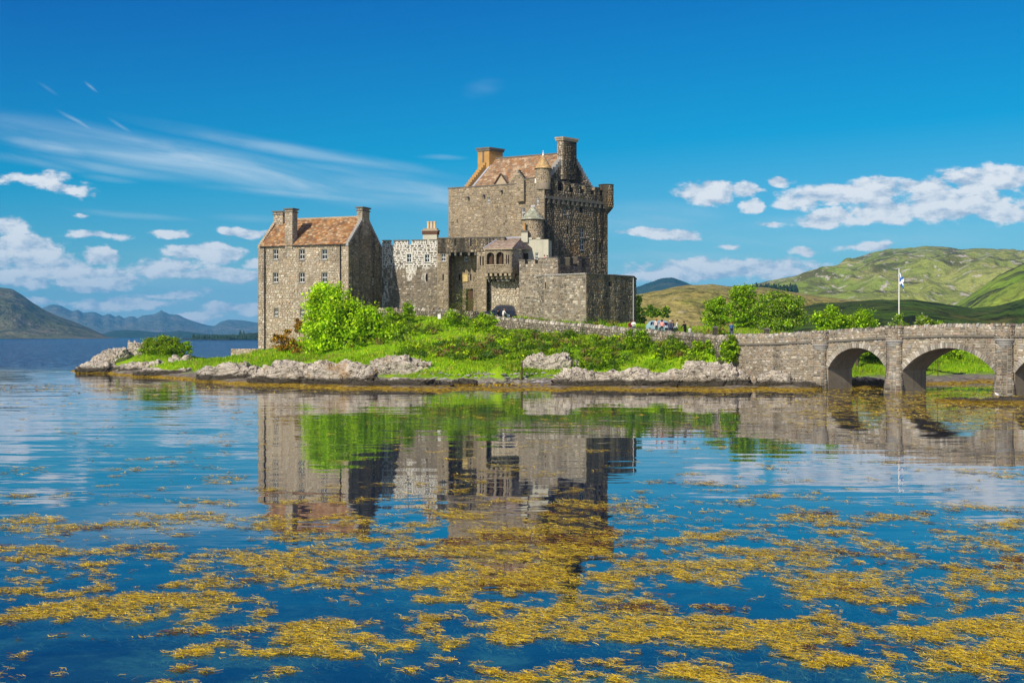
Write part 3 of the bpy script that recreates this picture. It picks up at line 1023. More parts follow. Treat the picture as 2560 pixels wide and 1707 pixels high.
hill('cloud_shaded_hill', [(1780, 838), (1850, 815), (1920, 790), (2006, 768), (2049, 757), (2113, 755), (2198, 749), (2283, 749), (2347, 757), (2432, 770), (2495, 764), (2560, 747), (2700, 720), (2950, 700)],
     262, 600, m_shaded, .30, 101, nc=220, nr=100, power=.8, nsc=7, crest=.04, foot=1.5)


def far_conifers(name, label, spots, D0, hgt, colr, seed):
    r = random.Random(seed)
    V, Q, C = [], [], []
    for (px, py, k) in spots:
        D = D0 * r.uniform(.97, 1.03)
        x, z = wx(px, D), wz(py, D)
        h = hgt * k * r.uniform(.8, 1.2)
        w = h * r.uniform(.28, .42)
        for t in range(4):
            zb, zt = z + h * (.05 + t * .22), z + h * min(1, .45 + t * .20)
            ww = w * (1 - t * .22)
            n = 7
            b = len(V)
            V.append((x, D, zt))
            for i in range(n):
                a = 2 * math.pi * i / n
                rr = ww * r.uniform(.7, 1.2)
                V.append((x + rr * math.cos(a), D + rr * math.sin(a), zb + r.uniform(-.04, .04) * h))
            c = np.array(colr) * r.uniform(.6, 1.3)
            for i in range(n):
                Q.append((b, b + 1 + i, b + 1 + (i + 1) % n))
                C.append(c)
    o = link(name, np_mesh(name, np.array(V), Q, C), MAT['flower'], None, 'stuff')
    tag(o, label, 'wood')
    return o


rr = random.Random(5)
far_conifers('conifer_wood', 'far dark conifer wood on the saddle below the grassy mountain', [(rr.uniform(1880, 1948), rr.uniform(722, 732), 1) for i in range(90)] + [(rr.uniform(1950, 1992), rr.uniform(726, 736), 1.1) for i in range(60)], 1150, 5.5, (.020, .050, .032), 1)
far_conifers('shore_wood', 'far dark green trees along the loch shore left of the house', [(rr.uniform(480, 690), 847 - max(0, .5) * rr.uniform(0, 5), rr.uniform(.5, 1)) for i in range(420)] + [(609, 843, 2.0), (600, 844, 1.7)], 2080, 7, (.030, .065, .030), 2)


# ------------------------------------------------------------------ castle
R = random.Random(11)


def fixed(s0, s1):
    return lambda z: [(s0, s1)]


def px_frame(p0, D0, p1, D1):
    return Frame((wx(p0, D0), D0), (wx(p1, D1), D1))


# --- tall pale house at the left
HA, HB = Vector((-37.6, 189.6)), Vector((-23.5, 184.0))
hf = Frame(HA, HB)                      # front wall
HDEP = 10.4
hback = -hf.n
HC = HB + hback * HDEP
hg = Frame(HB, HC)                      # right gable
EAVE, RIDGE, HBASE = 18.65, 22.9, 1.2
house = thing('stone_house', 'tall pale rubble stone house with orange tiled roof at the left end of the castle', 'house', (*((HA + HB) / 2), HBASE))
hw = []
for (x0, x1) in ((682.5, 695.5), (748, 761.5), (804, 817.5)):
    hw.append(hf.rect(x0, 623.5, x1, 648))
    hw.append(hf.rect(x0, 681.5, x1, 705.5))
for (x0, x1) in ((685.5, 695.5), (750.5, 760.5), (807, 817)):
    hw.append(hf.rect(x0, 771, x1, 790))
mb = MB()
wall_panel(mb, hf, 0, hf.L, HBASE, EAVE, hw, .34)
ghole = [hg.rect(930.5, 696, 934.5, 713)]
wall_panel(mb, hg, 0, HDEP, HBASE, EAVE, ghole, .3)
mb.face([hg.p(0, EAVE), hg.p(HDEP, EAVE), hg.p(HDEP / 2, RIDGE)])
hb = Frame(HC, HA + hback * HDEP)
mb.face([hb.p(0, HBASE), hb.p(hb.L, HBASE), hb.p(hb.L, EAVE), hb.p(0, EAVE)])
hl = Frame(HA + hback * HDEP, HA)
mb.face([hl.p(0, HBASE), hl.p(HDEP, HBASE), hl.p(HDEP, EAVE), hl.p(HDEP / 2, RIDGE), hl.p(0, EAVE)])
mb.build('wall', [MAT['mortar'], MAT['void']], house)
for h in hw:
    sash(house, hf, h, .19, (1, 1))
sash(house, hg, ghole[0], .1, (0, 0), sill=False)
st = facing(hf.p, fixed(.02, hf.L - .02), HBASE, EAVE, PAL_HOUSE, R, holes=[(a - .06, b + .06, c - .16, d + .02) for (a, b, c, d) in hw])
put_stones(st, MAT['stone'], house, 280)
slope = (RIDGE - EAVE) / (HDEP / 2)
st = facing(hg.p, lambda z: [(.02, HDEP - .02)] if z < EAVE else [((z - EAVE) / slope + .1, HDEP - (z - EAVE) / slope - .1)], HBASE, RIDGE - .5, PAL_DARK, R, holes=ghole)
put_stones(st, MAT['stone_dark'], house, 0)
st = facing(hl.p, fixed(.02, HDEP - .02), HBASE, EAVE, PAL_HOUSE, R, ww=(.5, 1.1))
put_stones(st, MAT['stone'], house, 0)
# roof: slopes, lapped tiles, ridge, stepped gables
mr = MB()
for (d0, z0, d1, z1) in ((-.18, EAVE - .12, HDEP / 2, RIDGE), (HDEP / 2, RIDGE, HDEP + .1, EAVE - .12)):
    mr.face([hf.p(.35, z0, d0), hf.p(hf.L - .35, z0, d0), hf.p(hf.L - .35, z1, d1), hf.p(.35, z1, d1)])
roof = mr.build('roof', MAT['coping'], house)
tiles((hf.p(.4, EAVE - .1, -.22), hf.p(hf.L - .4, EAVE - .1, -.22), hf.p(hf.L - .4, RIDGE + .02, HDEP / 2), hf.p(.4, RIDGE + .02, HDEP / 2)), MAT['tile'], roof, rnd=R)
mr = MB()
hf.box(mr, .4, hf.L - .4, HDEP / 2 - .16, HDEP / 2 + .16, RIDGE - .05, RIDGE + .16)
mr.build('ridge_tiles', MAT['dressed'], roof)
for (sa, sb, mt) in ((0.0, .42, MAT['dressed']), (hf.L - .42, hf.L + .03, MAT['grey_dressed'])):
    crow_steps(house, hf, -.12, EAVE - .1, HDEP / 2 - .2, RIDGE + .25, sa, sb, mt, n=15, axis='d')
    crow_steps(house, hf, HDEP + .12, EAVE - .1, HDEP / 2 + .2, RIDGE + .25, sa, sb, mt, n=15, axis='d')


def chimney(parent, fr, s0, s1, d0, d1, z0, z1, mat, pal=None, stmat=None, cap=True, capm='coping', name='chimney', cap_h=.18):
    m_ = MB()
    fr.box(m_, s0, s1, d0, d1, z0, z1)
    c = m_.build(name, mat, parent)
    if pal:
        st_ = facing(lambda s, z, d: fr.p(s0 + s, z, d0 + d), fixed(.01, s1 - s0 - .01), z0, z1, pal, R, hh=(.2, .32), ww=(.25, .6), dep=(.02, .05))
        fs = Frame(fr.p(s1, 0, d0)[:2], fr.p(s1, 0, d1)[:2])
        st_ += facing(fs.p, fixed(.01, d1 - d0 - .01), z0, z1, pal, R, hh=(.2, .32), ww=(.25, .6), dep=(.02, .05))
        V = np.array([q[0] for q in st_], np.float32).reshape(-1, 3)
        Q = (np.arange(len(st_))[:, None, None] * 8 + np.array(STONE_F)[None]).reshape(-1, 4)
        link('chimney_stones', np_mesh('chimney_stones', V, Q, np.repeat(np.array([q[1] for q in st_]), 5, axis=0)), stmat or MAT['stone'], c, 'stuff')
    if cap:
        m_ = MB()
        fr.box(m_, s0 - .12, s1 + .12, d0 - .12, d1 + .12, z1 - .42, z1 - .42 + cap_h * .8)
        fr.box(m_, s0 - .2, s1 + .2, d0 - .2, d1 + .2, z1 + .002, z1 + cap_h)
        m_.build('cap', MAT[capm], c)
    return c


sc0, sc1 = hf.s(713), hf.s(732)
chimney(house, hf, sc0, sc1, -.12, 1.3, EAVE - .6, 23.85, MAT['mortar'], PAL_HOUSE)
chimney(house, hf, .05, 1.7, HDEP / 2 - 1.1, HDEP / 2 + 1.0, EAVE + 2, 24.0, MAT['mortar'], PAL_HOUSE)
chimney(house, hf, hf.L - .85, hf.L + .06, HDEP / 2 - 1.15, HDEP / 2 + 1.05, EAVE + 1.5, 24.1, MAT['mortar'], PAL_HOUSE)
for px in (663, 852):
    s = hf.s(px)
    m_ = MB()
    m_.tube([hf.p(s, EAVE - .1, -.16), hf.p(s, HBASE + .4, -.16)], .085, 7)
    m_.build('downpipe', MAT['iron'], house)
m_ = MB()
for (a, b) in ((.4, sc0 - .03), (sc1 + .03, hf.L - .43)):
    hf.box(m_, a, b, -.32, -.2, EAVE - .24, EAVE - .12)
m_.build('gutter', MAT['iron'], house)


# --- crenellated curtain wall with white pointing
cw = Frame(HC, (wx(1094, 192.2), 192.2))
TOPC = wz(600, 193)
curt = thing('curtain_wall', 'crenellated curtain wall with white lime pointing between the house and the gatehouse', 'castle wall', (*((cw.a + cw.b) / 2), 5))
ch = [cw.rect(1017, 635, 1028.5, 655.5), cw.rect(1062, 636, 1074, 655.5), cw.rect(1064.5, 685, 1069, 703.5)]
notch = [(cw.s(a), cw.s(b)) for a, b in ((976, 984.5), (1020, 1029), (1065, 1073))]
m_ = MB()
zn = TOPC - .72
wall_panel(m_, cw, 0, cw.L, 5, zn, ch, .3)
m_.face([cw.p(0, zn), cw.p(cw.L, zn), cw.p(cw.L, zn, .9), cw.p(0, zn, .9)])
m_.face([cw.p(cw.L, 5, .9), cw.p(0, 5, .9), cw.p(0, zn, .9), cw.p(cw.L, zn, .9)])
mm = bpy.data.materials.new('patchy lime pointing')
mm.use_nodes = True
g = NT(mm.node_tree)
co = g.n('ShaderNodeTexCoord').outputs['Object']
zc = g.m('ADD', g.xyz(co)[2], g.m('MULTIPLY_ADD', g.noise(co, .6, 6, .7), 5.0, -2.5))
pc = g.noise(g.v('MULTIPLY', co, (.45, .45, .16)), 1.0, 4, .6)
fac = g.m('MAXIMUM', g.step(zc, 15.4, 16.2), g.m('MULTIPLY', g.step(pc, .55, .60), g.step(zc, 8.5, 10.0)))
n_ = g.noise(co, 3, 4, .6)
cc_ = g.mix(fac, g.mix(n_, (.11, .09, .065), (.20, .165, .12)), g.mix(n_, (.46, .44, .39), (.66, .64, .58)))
b_ = g.n('ShaderNodeBsdfPrincipled')
g.put(b_.inputs['Base Color'], cc_)
b_.inputs['Roughness'].default_value = .9
g.t.links.new(b_.outputs[0], g.n('ShaderNodeOutputMaterial').inputs[0])
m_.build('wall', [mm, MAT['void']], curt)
edges = [0.0] + [v for ab in notch for v in ab] + [cw.L]
for i in range(0, len(edges), 2):
    m_ = MB()
    cw.box(m_, edges[i] + .001, edges[i + 1] - .001, .001, .55, zn + .001, TOPC - .1)
    me_ = m_.build('merlon', mm, curt)
    m_ = MB()
    cw.box(m_, edges[i] - .05, edges[i + 1] + .05, -.1, .65, TOPC - .099, TOPC + .02)
    m_.build('coping', MAT['coping'], me_)
for h in ch[:2]:
    sash(curt, cw, h, .16, (1, 1))


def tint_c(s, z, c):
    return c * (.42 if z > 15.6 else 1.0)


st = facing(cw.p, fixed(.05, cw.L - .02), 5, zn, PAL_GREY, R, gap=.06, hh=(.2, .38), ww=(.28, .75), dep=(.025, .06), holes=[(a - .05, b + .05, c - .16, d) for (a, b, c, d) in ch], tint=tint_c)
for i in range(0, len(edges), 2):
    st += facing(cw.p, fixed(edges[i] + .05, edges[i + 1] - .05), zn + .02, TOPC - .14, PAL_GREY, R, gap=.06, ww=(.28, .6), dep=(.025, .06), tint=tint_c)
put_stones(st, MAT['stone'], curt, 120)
# the rendered stack with three pots behind it
stk = thing('chimney_stack', 'cream chimney stack with three tall buff pots behind the crenellated curtain wall', 'chimney', (wx(1074, 199), 199, 9))
sf = px_frame(1057, 199, 1092, 198.6)
chimney(stk, sf, 0, sf.L, 0, 1.2, 9, wz(578, 199), MAT['cream'], cap=False, name='shaft')
m_ = MB()
sf.box(m_, -.1, sf.L + .1, -.1, 1.3, wz(586, 199), wz(578, 199))
m_.build('brick_band', material('dark brick band', (.11, .055, .03), nscale=4), stk)
m_ = MB()
sf.box(m_, -.2, sf.L + .2, -.2, 1.4, wz(578, 199) + .002, wz(575, 199))
sf.box(m_, .05, sf.L - .05, .05, 1.15, wz(575, 199) + .001, wz(571, 199))
m_.build('cap', MAT['dressed'], stk)
for i in range(3):
    q = sf.p(.75 + i * .52, 0, .55)
    m_ = MB()
    z0 = wz(571, 199)
    m_.lathe(q, [(.2, z0), (.19, z0 + .9), (.23, z0 + .93), (.23, z0 + 1.08), (.16, z0 + 1.1)], 12)
    m_.build('chimney_pot', MAT['pot'], stk)


# --- gatehouse
gate = thing('gatehouse', 'gatehouse with overhanging parapet, yellow plaque and dark doorway below the keep', 'gatehouse', (wx(1155, 190), 190, 6))
GT = wz(596, 189)
GB = 6.0
f_lt = px_frame(1093, 189.6, 1121, 189.2)
f_rc = px_frame(1119, 192.4, 1194, 191.6)
f_rt = px_frame(1192, 188.2, 1216, 187.8)
f_pr = px_frame(1093.3, 189.3, 1262, 187.6)
zo = f_pr.z(1155, 631)
lh = [f_lt.rect(1103, 634, 1114.5, 653), f_lt.rect(1106, 685, 1109.5, 701)]
m_ = MB()
wall_panel(m_, f_lt, 0, f_lt.L, GB, zo, lh, .3)
fs = Frame(f_lt.p(f_lt.L, 0)[:2], f_lt.p(f_lt.L, 0, 3.5)[:2])
m_.face([fs.p(0, GB), fs.p(fs.L, GB), fs.p(fs.L, zo), fs.p(0, zo)])
fs0 = Frame(f_lt.p(0, 0, 3.5)[:2], f_lt.p(0, 0)[:2])
m_.face([fs0.p(0, GB), fs0.p(fs0.L, GB), fs0.p(fs0.L, zo), fs0.p(0, zo)])
rh = [f_rc.rect(1160.5, 634, 1169.5, 653), f_rc.rect(1147, 685, 1151, 701), f_rc.rect(1175, 685, 1178.5, 701), f_rc.rect(1129, 685, 1132, 702), f_rc.rect(1165, 722, 1183, 790)]
wall_panel(m_, f_rc, 0, f_rc.L, GB, GT, rh, .5)
th = [f_rt.rect(1199.3, 641, 1202.3, 664), f_rt.rect(1206, 641, 1209.2, 664)]
wall_panel(m_, f_rt, 0, f_rt.L, GB, zo, th, .3)
fs2 = Frame(f_rt.p(f_rt.L, 0)[:2], f_rt.p(f_rt.L, 0, 3.5)[:2])
m_.face([fs2.p(0, GB), fs2.p(fs2.L, GB), fs2.p(fs2.L, zo), fs2.p(0, zo)])
fs3 = Frame(f_rt.p(0, 0, 4)[:2], f_rt.p(0, 0)[:2])
m_.face([fs3.p(0, GB), fs3.p(fs3.L, GB), fs3.p(fs3.L, zo), fs3.p(0, zo)])
m_.build('wall', [MAT['mortar'], MAT['void']], gate)
m_ = MB()
f_pr.box(m_, 0, f_pr.L, .02, 2.4, zo + .002, GT)
par = m_.build('parapet', MAT['mortar_dark'], gate)
m_ = MB()
f_pr.box(m_, -.05, f_pr.L, -.1, 1.0, GT + .002, GT + .14)
m_.build('coping', MAT['coping'], par)
for px in (1137.5, 1176.5):
    m_ = MB()
    s = f_pr.s(px)
    f_pr.box(m_, s - .1, s + .1, -.09, .015, GT - 1.15, GT - .05)
    m_.build('slit', MAT['void'], par)
for px in (1124, 1138, 1152, 1172, 1188):
    m_ = MB()
    s = f_pr.s(px)
    f_pr.box(m_, s - .14, s + .14, .06, 2.2, zo - .45, zo - .001)
    m_.build('corbel', MAT['coping'], gate)
for fr_, hs_, pal, mt in ((f_lt, lh, PAL_KEEP, 'stone'), (f_rc, rh, PAL_KEEP, 'stone'), (f_rt, th, PAL_KEEP, 'stone')):
    st = facing(fr_.p, fixed(.02, fr_.L - .02), GB, zo if fr_ is not f_rc else GT - .3, pal, R, holes=[(a - .04, b + .04, c - .02, d) for (a, b, c, d) in hs_])
    put_stones(st, MAT[mt], gate, 50)
st = facing(lambda s, z, d: f_pr.p(s, z, d + .02), fixed(.02, f_pr.L - .02), zo + .02, GT, PAL_DARK, R)
put_stones(st, MAT['stone_dark'], par, 0)
for fs_ in (fs, fs2):
    put_stones(facing(fs_.p, fixed(.02, fs_.L), GB, zo, PAL_DARK, R), MAT['stone_dark'], gate, 0)
sash(gate, f_lt, lh[0], .14, (1, 1))
sash(gate, f_rc, rh[0], .14, (1, 1))
pa, pb, pc0, pd = f_rc.rect(1157, 685, 1169.5, 704)
m_ = MB()
for (a, b, c, d) in ((pa, pa + .09, pc0, pd), (pb - .09, pb, pc0, pd), (pa + .09, pb - .09, pc0, pc0 + .09), (pa + .09, pb - .09, pd - .09, pd)):
    f_rc.box(m_, a, b, -.16, 0, c, d)
f_rc.box(m_, pa + .09, pb - .09, -.10, 0, pc0 + .09, pd - .09)
m_.build('plaque', MAT['plaque'], gate)
for i in range(9):                           # relieving arch over the plaque
    a_ = math.radians(20 + 140 * i / 8)
    q = ((pa + pb) / 2 + .1 + .95 * math.cos(a_), pd + .55 + .75 * math.sin(a_))
    m_ = MB()
    f_rc.box(m_, q[0] - .09, q[0] + .09, -.13, 0, q[1] - .2, q[1] + .2)
    m_.build('arch_stone', MAT['dressed'], gate)
m_ = MB()
a, b, c, d = rh[4]
f_rc.box(m_, a, b, .38, .44, c, d - .1)
m_.build('door', MAT['wood'], gate)

# --- block with two arched loggia openings on corbels
log = thing('loggia_block', 'corbelled stone block with two arched openings and low hipped roof beside the gatehouse', 'building', (wx(1250, 186), 186, 6))
f_l1 = px_frame(1213, 184.6, 1279, 183.6)
f_l2 = px_frame(1279, 183.6, 1306, 187.6)
LB, LT = wz(683, 184), wz(621.5, 184)
arches = [f_l1.rect(1216.5, 631, 1235.5, 661.5), f_l1.rect(1240.5, 630, 1259.5, 661)]
slits = [f_l1.rect(1265, 637, 1267.6, 660), f_l1.rect(1270.2, 637, 1273, 660)]
m_ = MB()
wall_panel(m_, f_l1, 0, f_l1.L, LB, LT, arches + slits, .6)
wall_panel(m_, f_l2, 0, f_l2.L, LB, LT, (), .3)
fsl = Frame(f_l1.p(0, 0, 2.6)[:2], f_l1.p(0, 0)[:2])
m_.face([fsl.p(0, LB), fsl.p(fsl.L, LB), fsl.p(fsl.L, LT), fsl.p(0, LT)])
m_.face([f_l1.p(0, LB), f_l1.p(0, LB, 3), f_l2.p(f_l2.L, LB, 1), f_l2.p(f_l2.L, LB), f_l1.p(f_l1.L, LB)])
for (a, b, c, d) in arches:                  # spandrels that round the heads
    r = (b - a) / 2
    for sgn in (0, 1):
        pts = []
        for i in range(9):
            t = math.pi / 2 * i / 8
            pts.append((a + r - r * math.cos(t), d - r + r * math.sin(t)) if sgn == 0 else (b - r + r * math.cos(t), d - r + r * math.sin(t)))
        corner = (a, d) if sgn == 0 else (b, d)
        for i in range(8):
            tri = [corner, pts[i + 1], pts[i]] if sgn == 0 else [corner, pts[i], pts[i + 1]]
            for dd in (0.0, .35):
                m_.face([f_l1.p(q[0], q[1], dd) for q in tri])
            m_.face([f_l1.p(*pts[i]), f_l1.p(*pts[i + 1]), f_l1.p(*pts[i + 1], .35), f_l1.p(*pts[i], .35)])
m_.build('wall', [MAT['mortar'], MAT['wood']], log)
hol = [(a - .02, b + .02, c - .1, d + .02) for (a, b, c, d) in arches] + slits
put_stones(facing(f_l1.p, fixed(.02, f_l1.L - .02), LB, LT, PAL_KEEP, R, holes=hol, hh=(.2, .36), ww=(.25, .6)), MAT['stone'], log, 40)
put_stones(facing(f_l2.p, fixed(.02, f_l2.L - .02), LB, LT, PAL_HOUSE, R, hh=(.2, .36), ww=(.25, .6)), MAT['stone'], log, 20)
for (a, b, c, d) in arches:
    m_ = MB()
    f_l1.box(m_, a - .08, b + .08, -.14, .2, c - .16, c - .003)
    m_.build('sill', MAT['dressed'], log)
    m_ = MB()
    f_l1.box(m_, (a + b) / 2 + .1, (a + b) / 2 + .2, .3, .4, c, d - .1)
    m_.build('mullion', MAT['wood'], log)
for (zx, w_) in ((1216, .34), (1227, .34), (1239, .36), (1251, .36), (1263, .36), (1274, .36), (1286, .45)):
    fr_ = f_l1 if zx < 1279 else f_l2
    s = fr_.s(zx)
    for k in range(3):
        m_ = MB()
        fr_.box(m_, s - w_ / 2, s + w_ / 2, .05 + k * .75 if fr_ is f_l1 else .05 + k * .3, 2.7, LB - .38 * (k + 1), LB - .38 * k - .003)
        m_.build('corbel', MAT['dressed'] if k < 2 else MAT['coping'], log)
f_l3 = px_frame(1229, 186.9, 1304, 185.8)
f_l3b = px_frame(1213.5, 189, 1231, 188.7)
m_ = MB()
wall_panel(m_, f_l3, 0, f_l3.L, 6, LB, (), .3)
wall_panel(m_, f_l3b, 0, f_l3b.L, 6, LB, (), .3)
m_.build('lower_wall', [MAT['mortar'], MAT['void']], log)
put_stones(facing(f_l3.p, fixed(.02, f_l3.L - .02), 6, LB - .3, PAL_HOUSE, R), MAT['stone'], log, 60)
put_stones(facing(f_l3b.p, fixed(.02, f_l3b.L - .02), 6, LB - .3, PAL_KEEP, R), MAT['stone'], log, 0)
e0, e1, e2 = Vector(f_l1.p(-.2, LT, -.3)), Vector(f_l1.p(f_l1.L + .2, LT, -.35)), Vector((wx(1337, 189.5), 189.5, wz(621, 189.5)))
t0, t1 = Vector((wx(1247, 188.4), 188.4, wz(597.5, 188.4))), Vector((wx(1303, 189.4), 189.4, wz(595.5, 189.4)))
e3 = Vector(f_l1.p(-.2, LT, 4.2))
m_ = MB()
m_.face([e0, e1, t1, t0])
m_.face([e1, e2, t1])
m_.face([e3, e0, t0])
m_.face([e0 - Vector((0, 0, .15)), e1 - Vector((0, 0, .15)), e1, e0])
m_.face([e1 - Vector((0, 0, .15)), e2 - Vector((0, 0, .15)), e2, e1])
lroof = m_.build('roof', MAT['dressed'], log)
PALR = ((.34, .25, .19), (.40, .31, .25), (.28, .22, .17), (.45, .38, .32), (.36, .24, .18))
tiles((e0, e1, t1, t0), MAT['slate'], lroof, .4, .3, R, PALR)
tiles((e1 + Vector((.02, 0, 0)), e2, t1.lerp(e2, .02), t1), MAT['slate'], lroof, .4, .3, R, PALR)
m_ = MB()
m_.tube([t0 + Vector((0, 0, .1)), t1 + Vector((0, 0, .1))], .14, 6)
m_.tube([e0 + Vector((0, 0, .08)), t0 + Vector((0, 0, .1))], .09, 6)
m_.build('lead_ridge', MAT['lead'], lroof)

# --- cream rendered house with the round stair turret
crm = thing('cream_house', 'small cream rendered house with parapet tucked between the loggia and the keep', 'house', (wx(1340, 189), 189, 10))
f_c = px_frame(1303, 188.9, 1371, 188.2)
cz0, cz1 = 10.0, f_c.z(1340, 599)
chs = [f_c.rect(1308, 633, 1321, 652), f_c.rect(1338, 632, 1346.5, 649)]
m_ = MB()
wall_panel(m_, f_c, 0, f_c.L, cz0, cz1, chs, .2)
fcr = Frame(f_c.b, (f_c.b.x + .6, f_c.b.y + 4))
m_.face([fcr.p(0, cz0), fcr.p(fcr.L, cz0), fcr.p(fcr.L, cz1), fcr.p(0, cz1)])
m_.face([f_c.p(0, cz1), f_c.p(f_c.L, cz1), f_c.p(f_c.L, cz1, 4), f_c.p(0, cz1, 4)])
m_.build('wall', [MAT['cream'], MAT['void']], crm)
sash(crm, f_c, chs[1], .1, (1, 1))
m_ = MB()
a, b, c, d = chs[0]
f_c.box(m_, a, b, .08, .14, c, d)
m_.build('shutter', MAT['wood'], crm)
for (x0, x1) in ((1321, 1330), (1341, 1351)):
    m_ = MB()
    f_c.box(m_, f_c.s(x0), f_c.s(x1), -.08, .4, cz1 + .002, cz1 + .3)
    m_.build('merlon', MAT['cream'], crm)
qf = px_frame(1303, 188.4, 1319, 188.3)
cc0 = chimney(crm, qf, 0, qf.L, .1, 1.0, cz1 - .4, wz(581, 188.4), MAT['cream'], cap=False)
m_ = MB()
qf.box(m_, -.06, qf.L + .06, .04, 1.06, wz(581, 188.4) + .001, wz(576, 188.4))
m_.build('cap', MAT['coping'], cc0)
m_ = MB()
z0 = wz(576, 188.4)
m_.lathe(qf.p(.45, 0, .5), [(.19, z0), (.17, z0 + .95), (.21, z0 + .98), (.21, z0 + 1.15)], 10)
m_.build('chimney_pot', MAT['lichen_stone'], cc0)

tur = thing('stair_turret', 'round stair turret with pale green slate cone roof against the keep corner', 'turret', (wx(1332, 190.5), 190.5, 16))
tc = Vector((wx(1332, 190.5), 190.5))
tr_ = 25.5 / F * 190.5
tz0, tz1, tz2 = 16.0, wz(549.5, 190.5), wz(517, 190.5)
m_ = MB()
m_.lathe(tc, [(tr_, tz0), (tr_, tz1)], 28)
m_.build('wall', MAT['mortar'], tur, smooth=True)


def round_map(c, r, a0=-math.pi):
    return lambda s, z, d: (c[0] + (r - d) * math.cos(a0 + s / r), c[1] + (r - d) * math.sin(a0 + s / r), z)


put_stones(facing(round_map(tc, tr_), fixed(0, math.pi * tr_), tz0, tz1 - .05, PAL_KEEP, R, hh=(.18, .3), ww=(.2, .45)), MAT['stone'], tur, 0)


def cone_roof(parent, c, r, z0, z1, mat, pal, rows=9, rtop=.12):
    V, Q, C = [], [], []
    seg = 22
    for k in range(rows):
        f0, f1 = k / rows, (k + 1.25) / rows
        ra, rb = r + (rtop - r) * f0, max(rtop, r + (rtop - r) * f1)
        za, zb = z0 + (z1 - z0) * f0, z0 + (z1 - z0) * min(f1, 1)
        for i in range(seg):
            a, b = 2 * math.pi * (i + .5 * (k % 2)) / seg, 2 * math.pi * (i + .96 + .5 * (k % 2)) / seg
            bi = len(V)
            o_ = .05
            V += [(c[0] + (ra + o_) * math.cos(a), c[1] + (ra + o_) * math.sin(a), za), (c[0] + (ra + o_) * math.cos(b), c[1] + (ra + o_) * math.sin(b), za),
                  (c[0] + rb * math.cos(b), c[1] + rb * math.sin(b), zb), (c[0] + rb * math.cos(a), c[1] + rb * math.sin(a), zb)]
            Q.append((bi, bi + 1, bi + 2, bi + 3))
            C.append(np.array(pal[R.randrange(len(pal))]) * R.uniform(.8, 1.2))
    m_ = MB()
    m_.lathe(c, [(r - .15, z0 - .12), (r + .02, z0 - .06), (r, z0), (rtop, z1), (.01, z1 + .02)], 24)
    o = m_.build('roof', MAT['coping'], parent)
    link('roof_slates', np_mesh('roof_slates', np.array(V), Q, C), mat, o, 'stuff')
    return o


cr_ = cone_roof(tur, tc, 30 / F * 190.5, tz1, tz2, MAT['slate'], ((.30, .31, .22), (.36, .37, .27), (.26, .27, .20), (.42, .42, .33)), 9, .22)
m_ = MB()
m_.tube([(tc.x - .3, tc.y, tz2 + .06), (tc.x + .3, tc.y, tz2 + .06)], .13, 8)
m_.build('lead_cap', MAT['lead'], cr_)
m_ = MB()
q = (tc.x + tr_ + .15, tc.y - .6)
m_.tube([(*q, tz1 - .1), (*q, 17)], .07, 6)
m_.build('downpipe', MAT['iron'], tur)


# --- the keep
keep = thing('castle_keep', 'great square stone keep with battlements, crow-stepped gables and orange tiled roof', 'castle keep', (4.86, 192, 6))
KC = Vector((4.86, 192.0))
KL = KC + Vector((-.87, .49)).normalized() * 17.0
KR = KC + Vector((.71, .70)).normalized() * 14.4
KBk = KL + (KR - KC)
kf, kr = Frame(KL, KC), Frame(KC, KR)
KB, KT = 6.0, 28.35
kfh = [kf.rect(1304, 520, 1313, 542), kf.rect(1218, 493, 1225, 509), kf.rect(1341, 493, 1347.5, 513), kf.rect(1142, 548, 1144, 557)]
krh = [kr.rect(1409, 517, 1415.5, 536), kr.rect(1451, 571, 1461, 594), kr.rect(1451, 598, 1461, 625), kr.rect(1499, 608, 1502.5, 629), kr.rect(1449.5, 519, 1456, 530), kr.rect(1418, 566, 1420.5, 584)]
m_ = MB()
wall_panel(m_, kf, 0, kf.L, KB, KT, kfh, .35)
m_.build('front_wall', [MAT['mortar'], MAT['void']], keep)
m_ = MB()
wall_panel(m_, kr, 0, kr.L, KB, KT - 1.0, krh, .35)
f3, f4 = Frame(KR, KBk), Frame(KBk, KL)
for f_ in (f3, f4):
    m_.face([f_.p(0, KB), f_.p(f_.L, KB), f_.p(f_.L, KT), f_.p(0, KT)])
m_.face([(*KL, KT - 1.0), (*KC, KT - 1.0), (*KR, KT - 1.0), (*KBk, KT - 1.0)])
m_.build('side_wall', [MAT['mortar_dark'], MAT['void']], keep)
st = facing(kf.p, fixed(.02, kf.L - .02), KB + 8, KT, PAL_KEEP, R, holes=[(a - .05, b + .05, c - .05, d) for (a, b, c, d) in kfh])
put_stones(st, MAT['stone'], keep, 280)
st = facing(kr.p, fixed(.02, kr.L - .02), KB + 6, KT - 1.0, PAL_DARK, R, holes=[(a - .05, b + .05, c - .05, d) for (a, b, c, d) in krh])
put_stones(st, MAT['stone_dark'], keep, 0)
for h in (kfh[0], kfh[1], kfh[2]):
    sash(keep, kf, h, .16, (1, 1), sill=False)
for h in krh[:3]:
    sash(keep, kr, h, .2, (1, 1), sill=True)
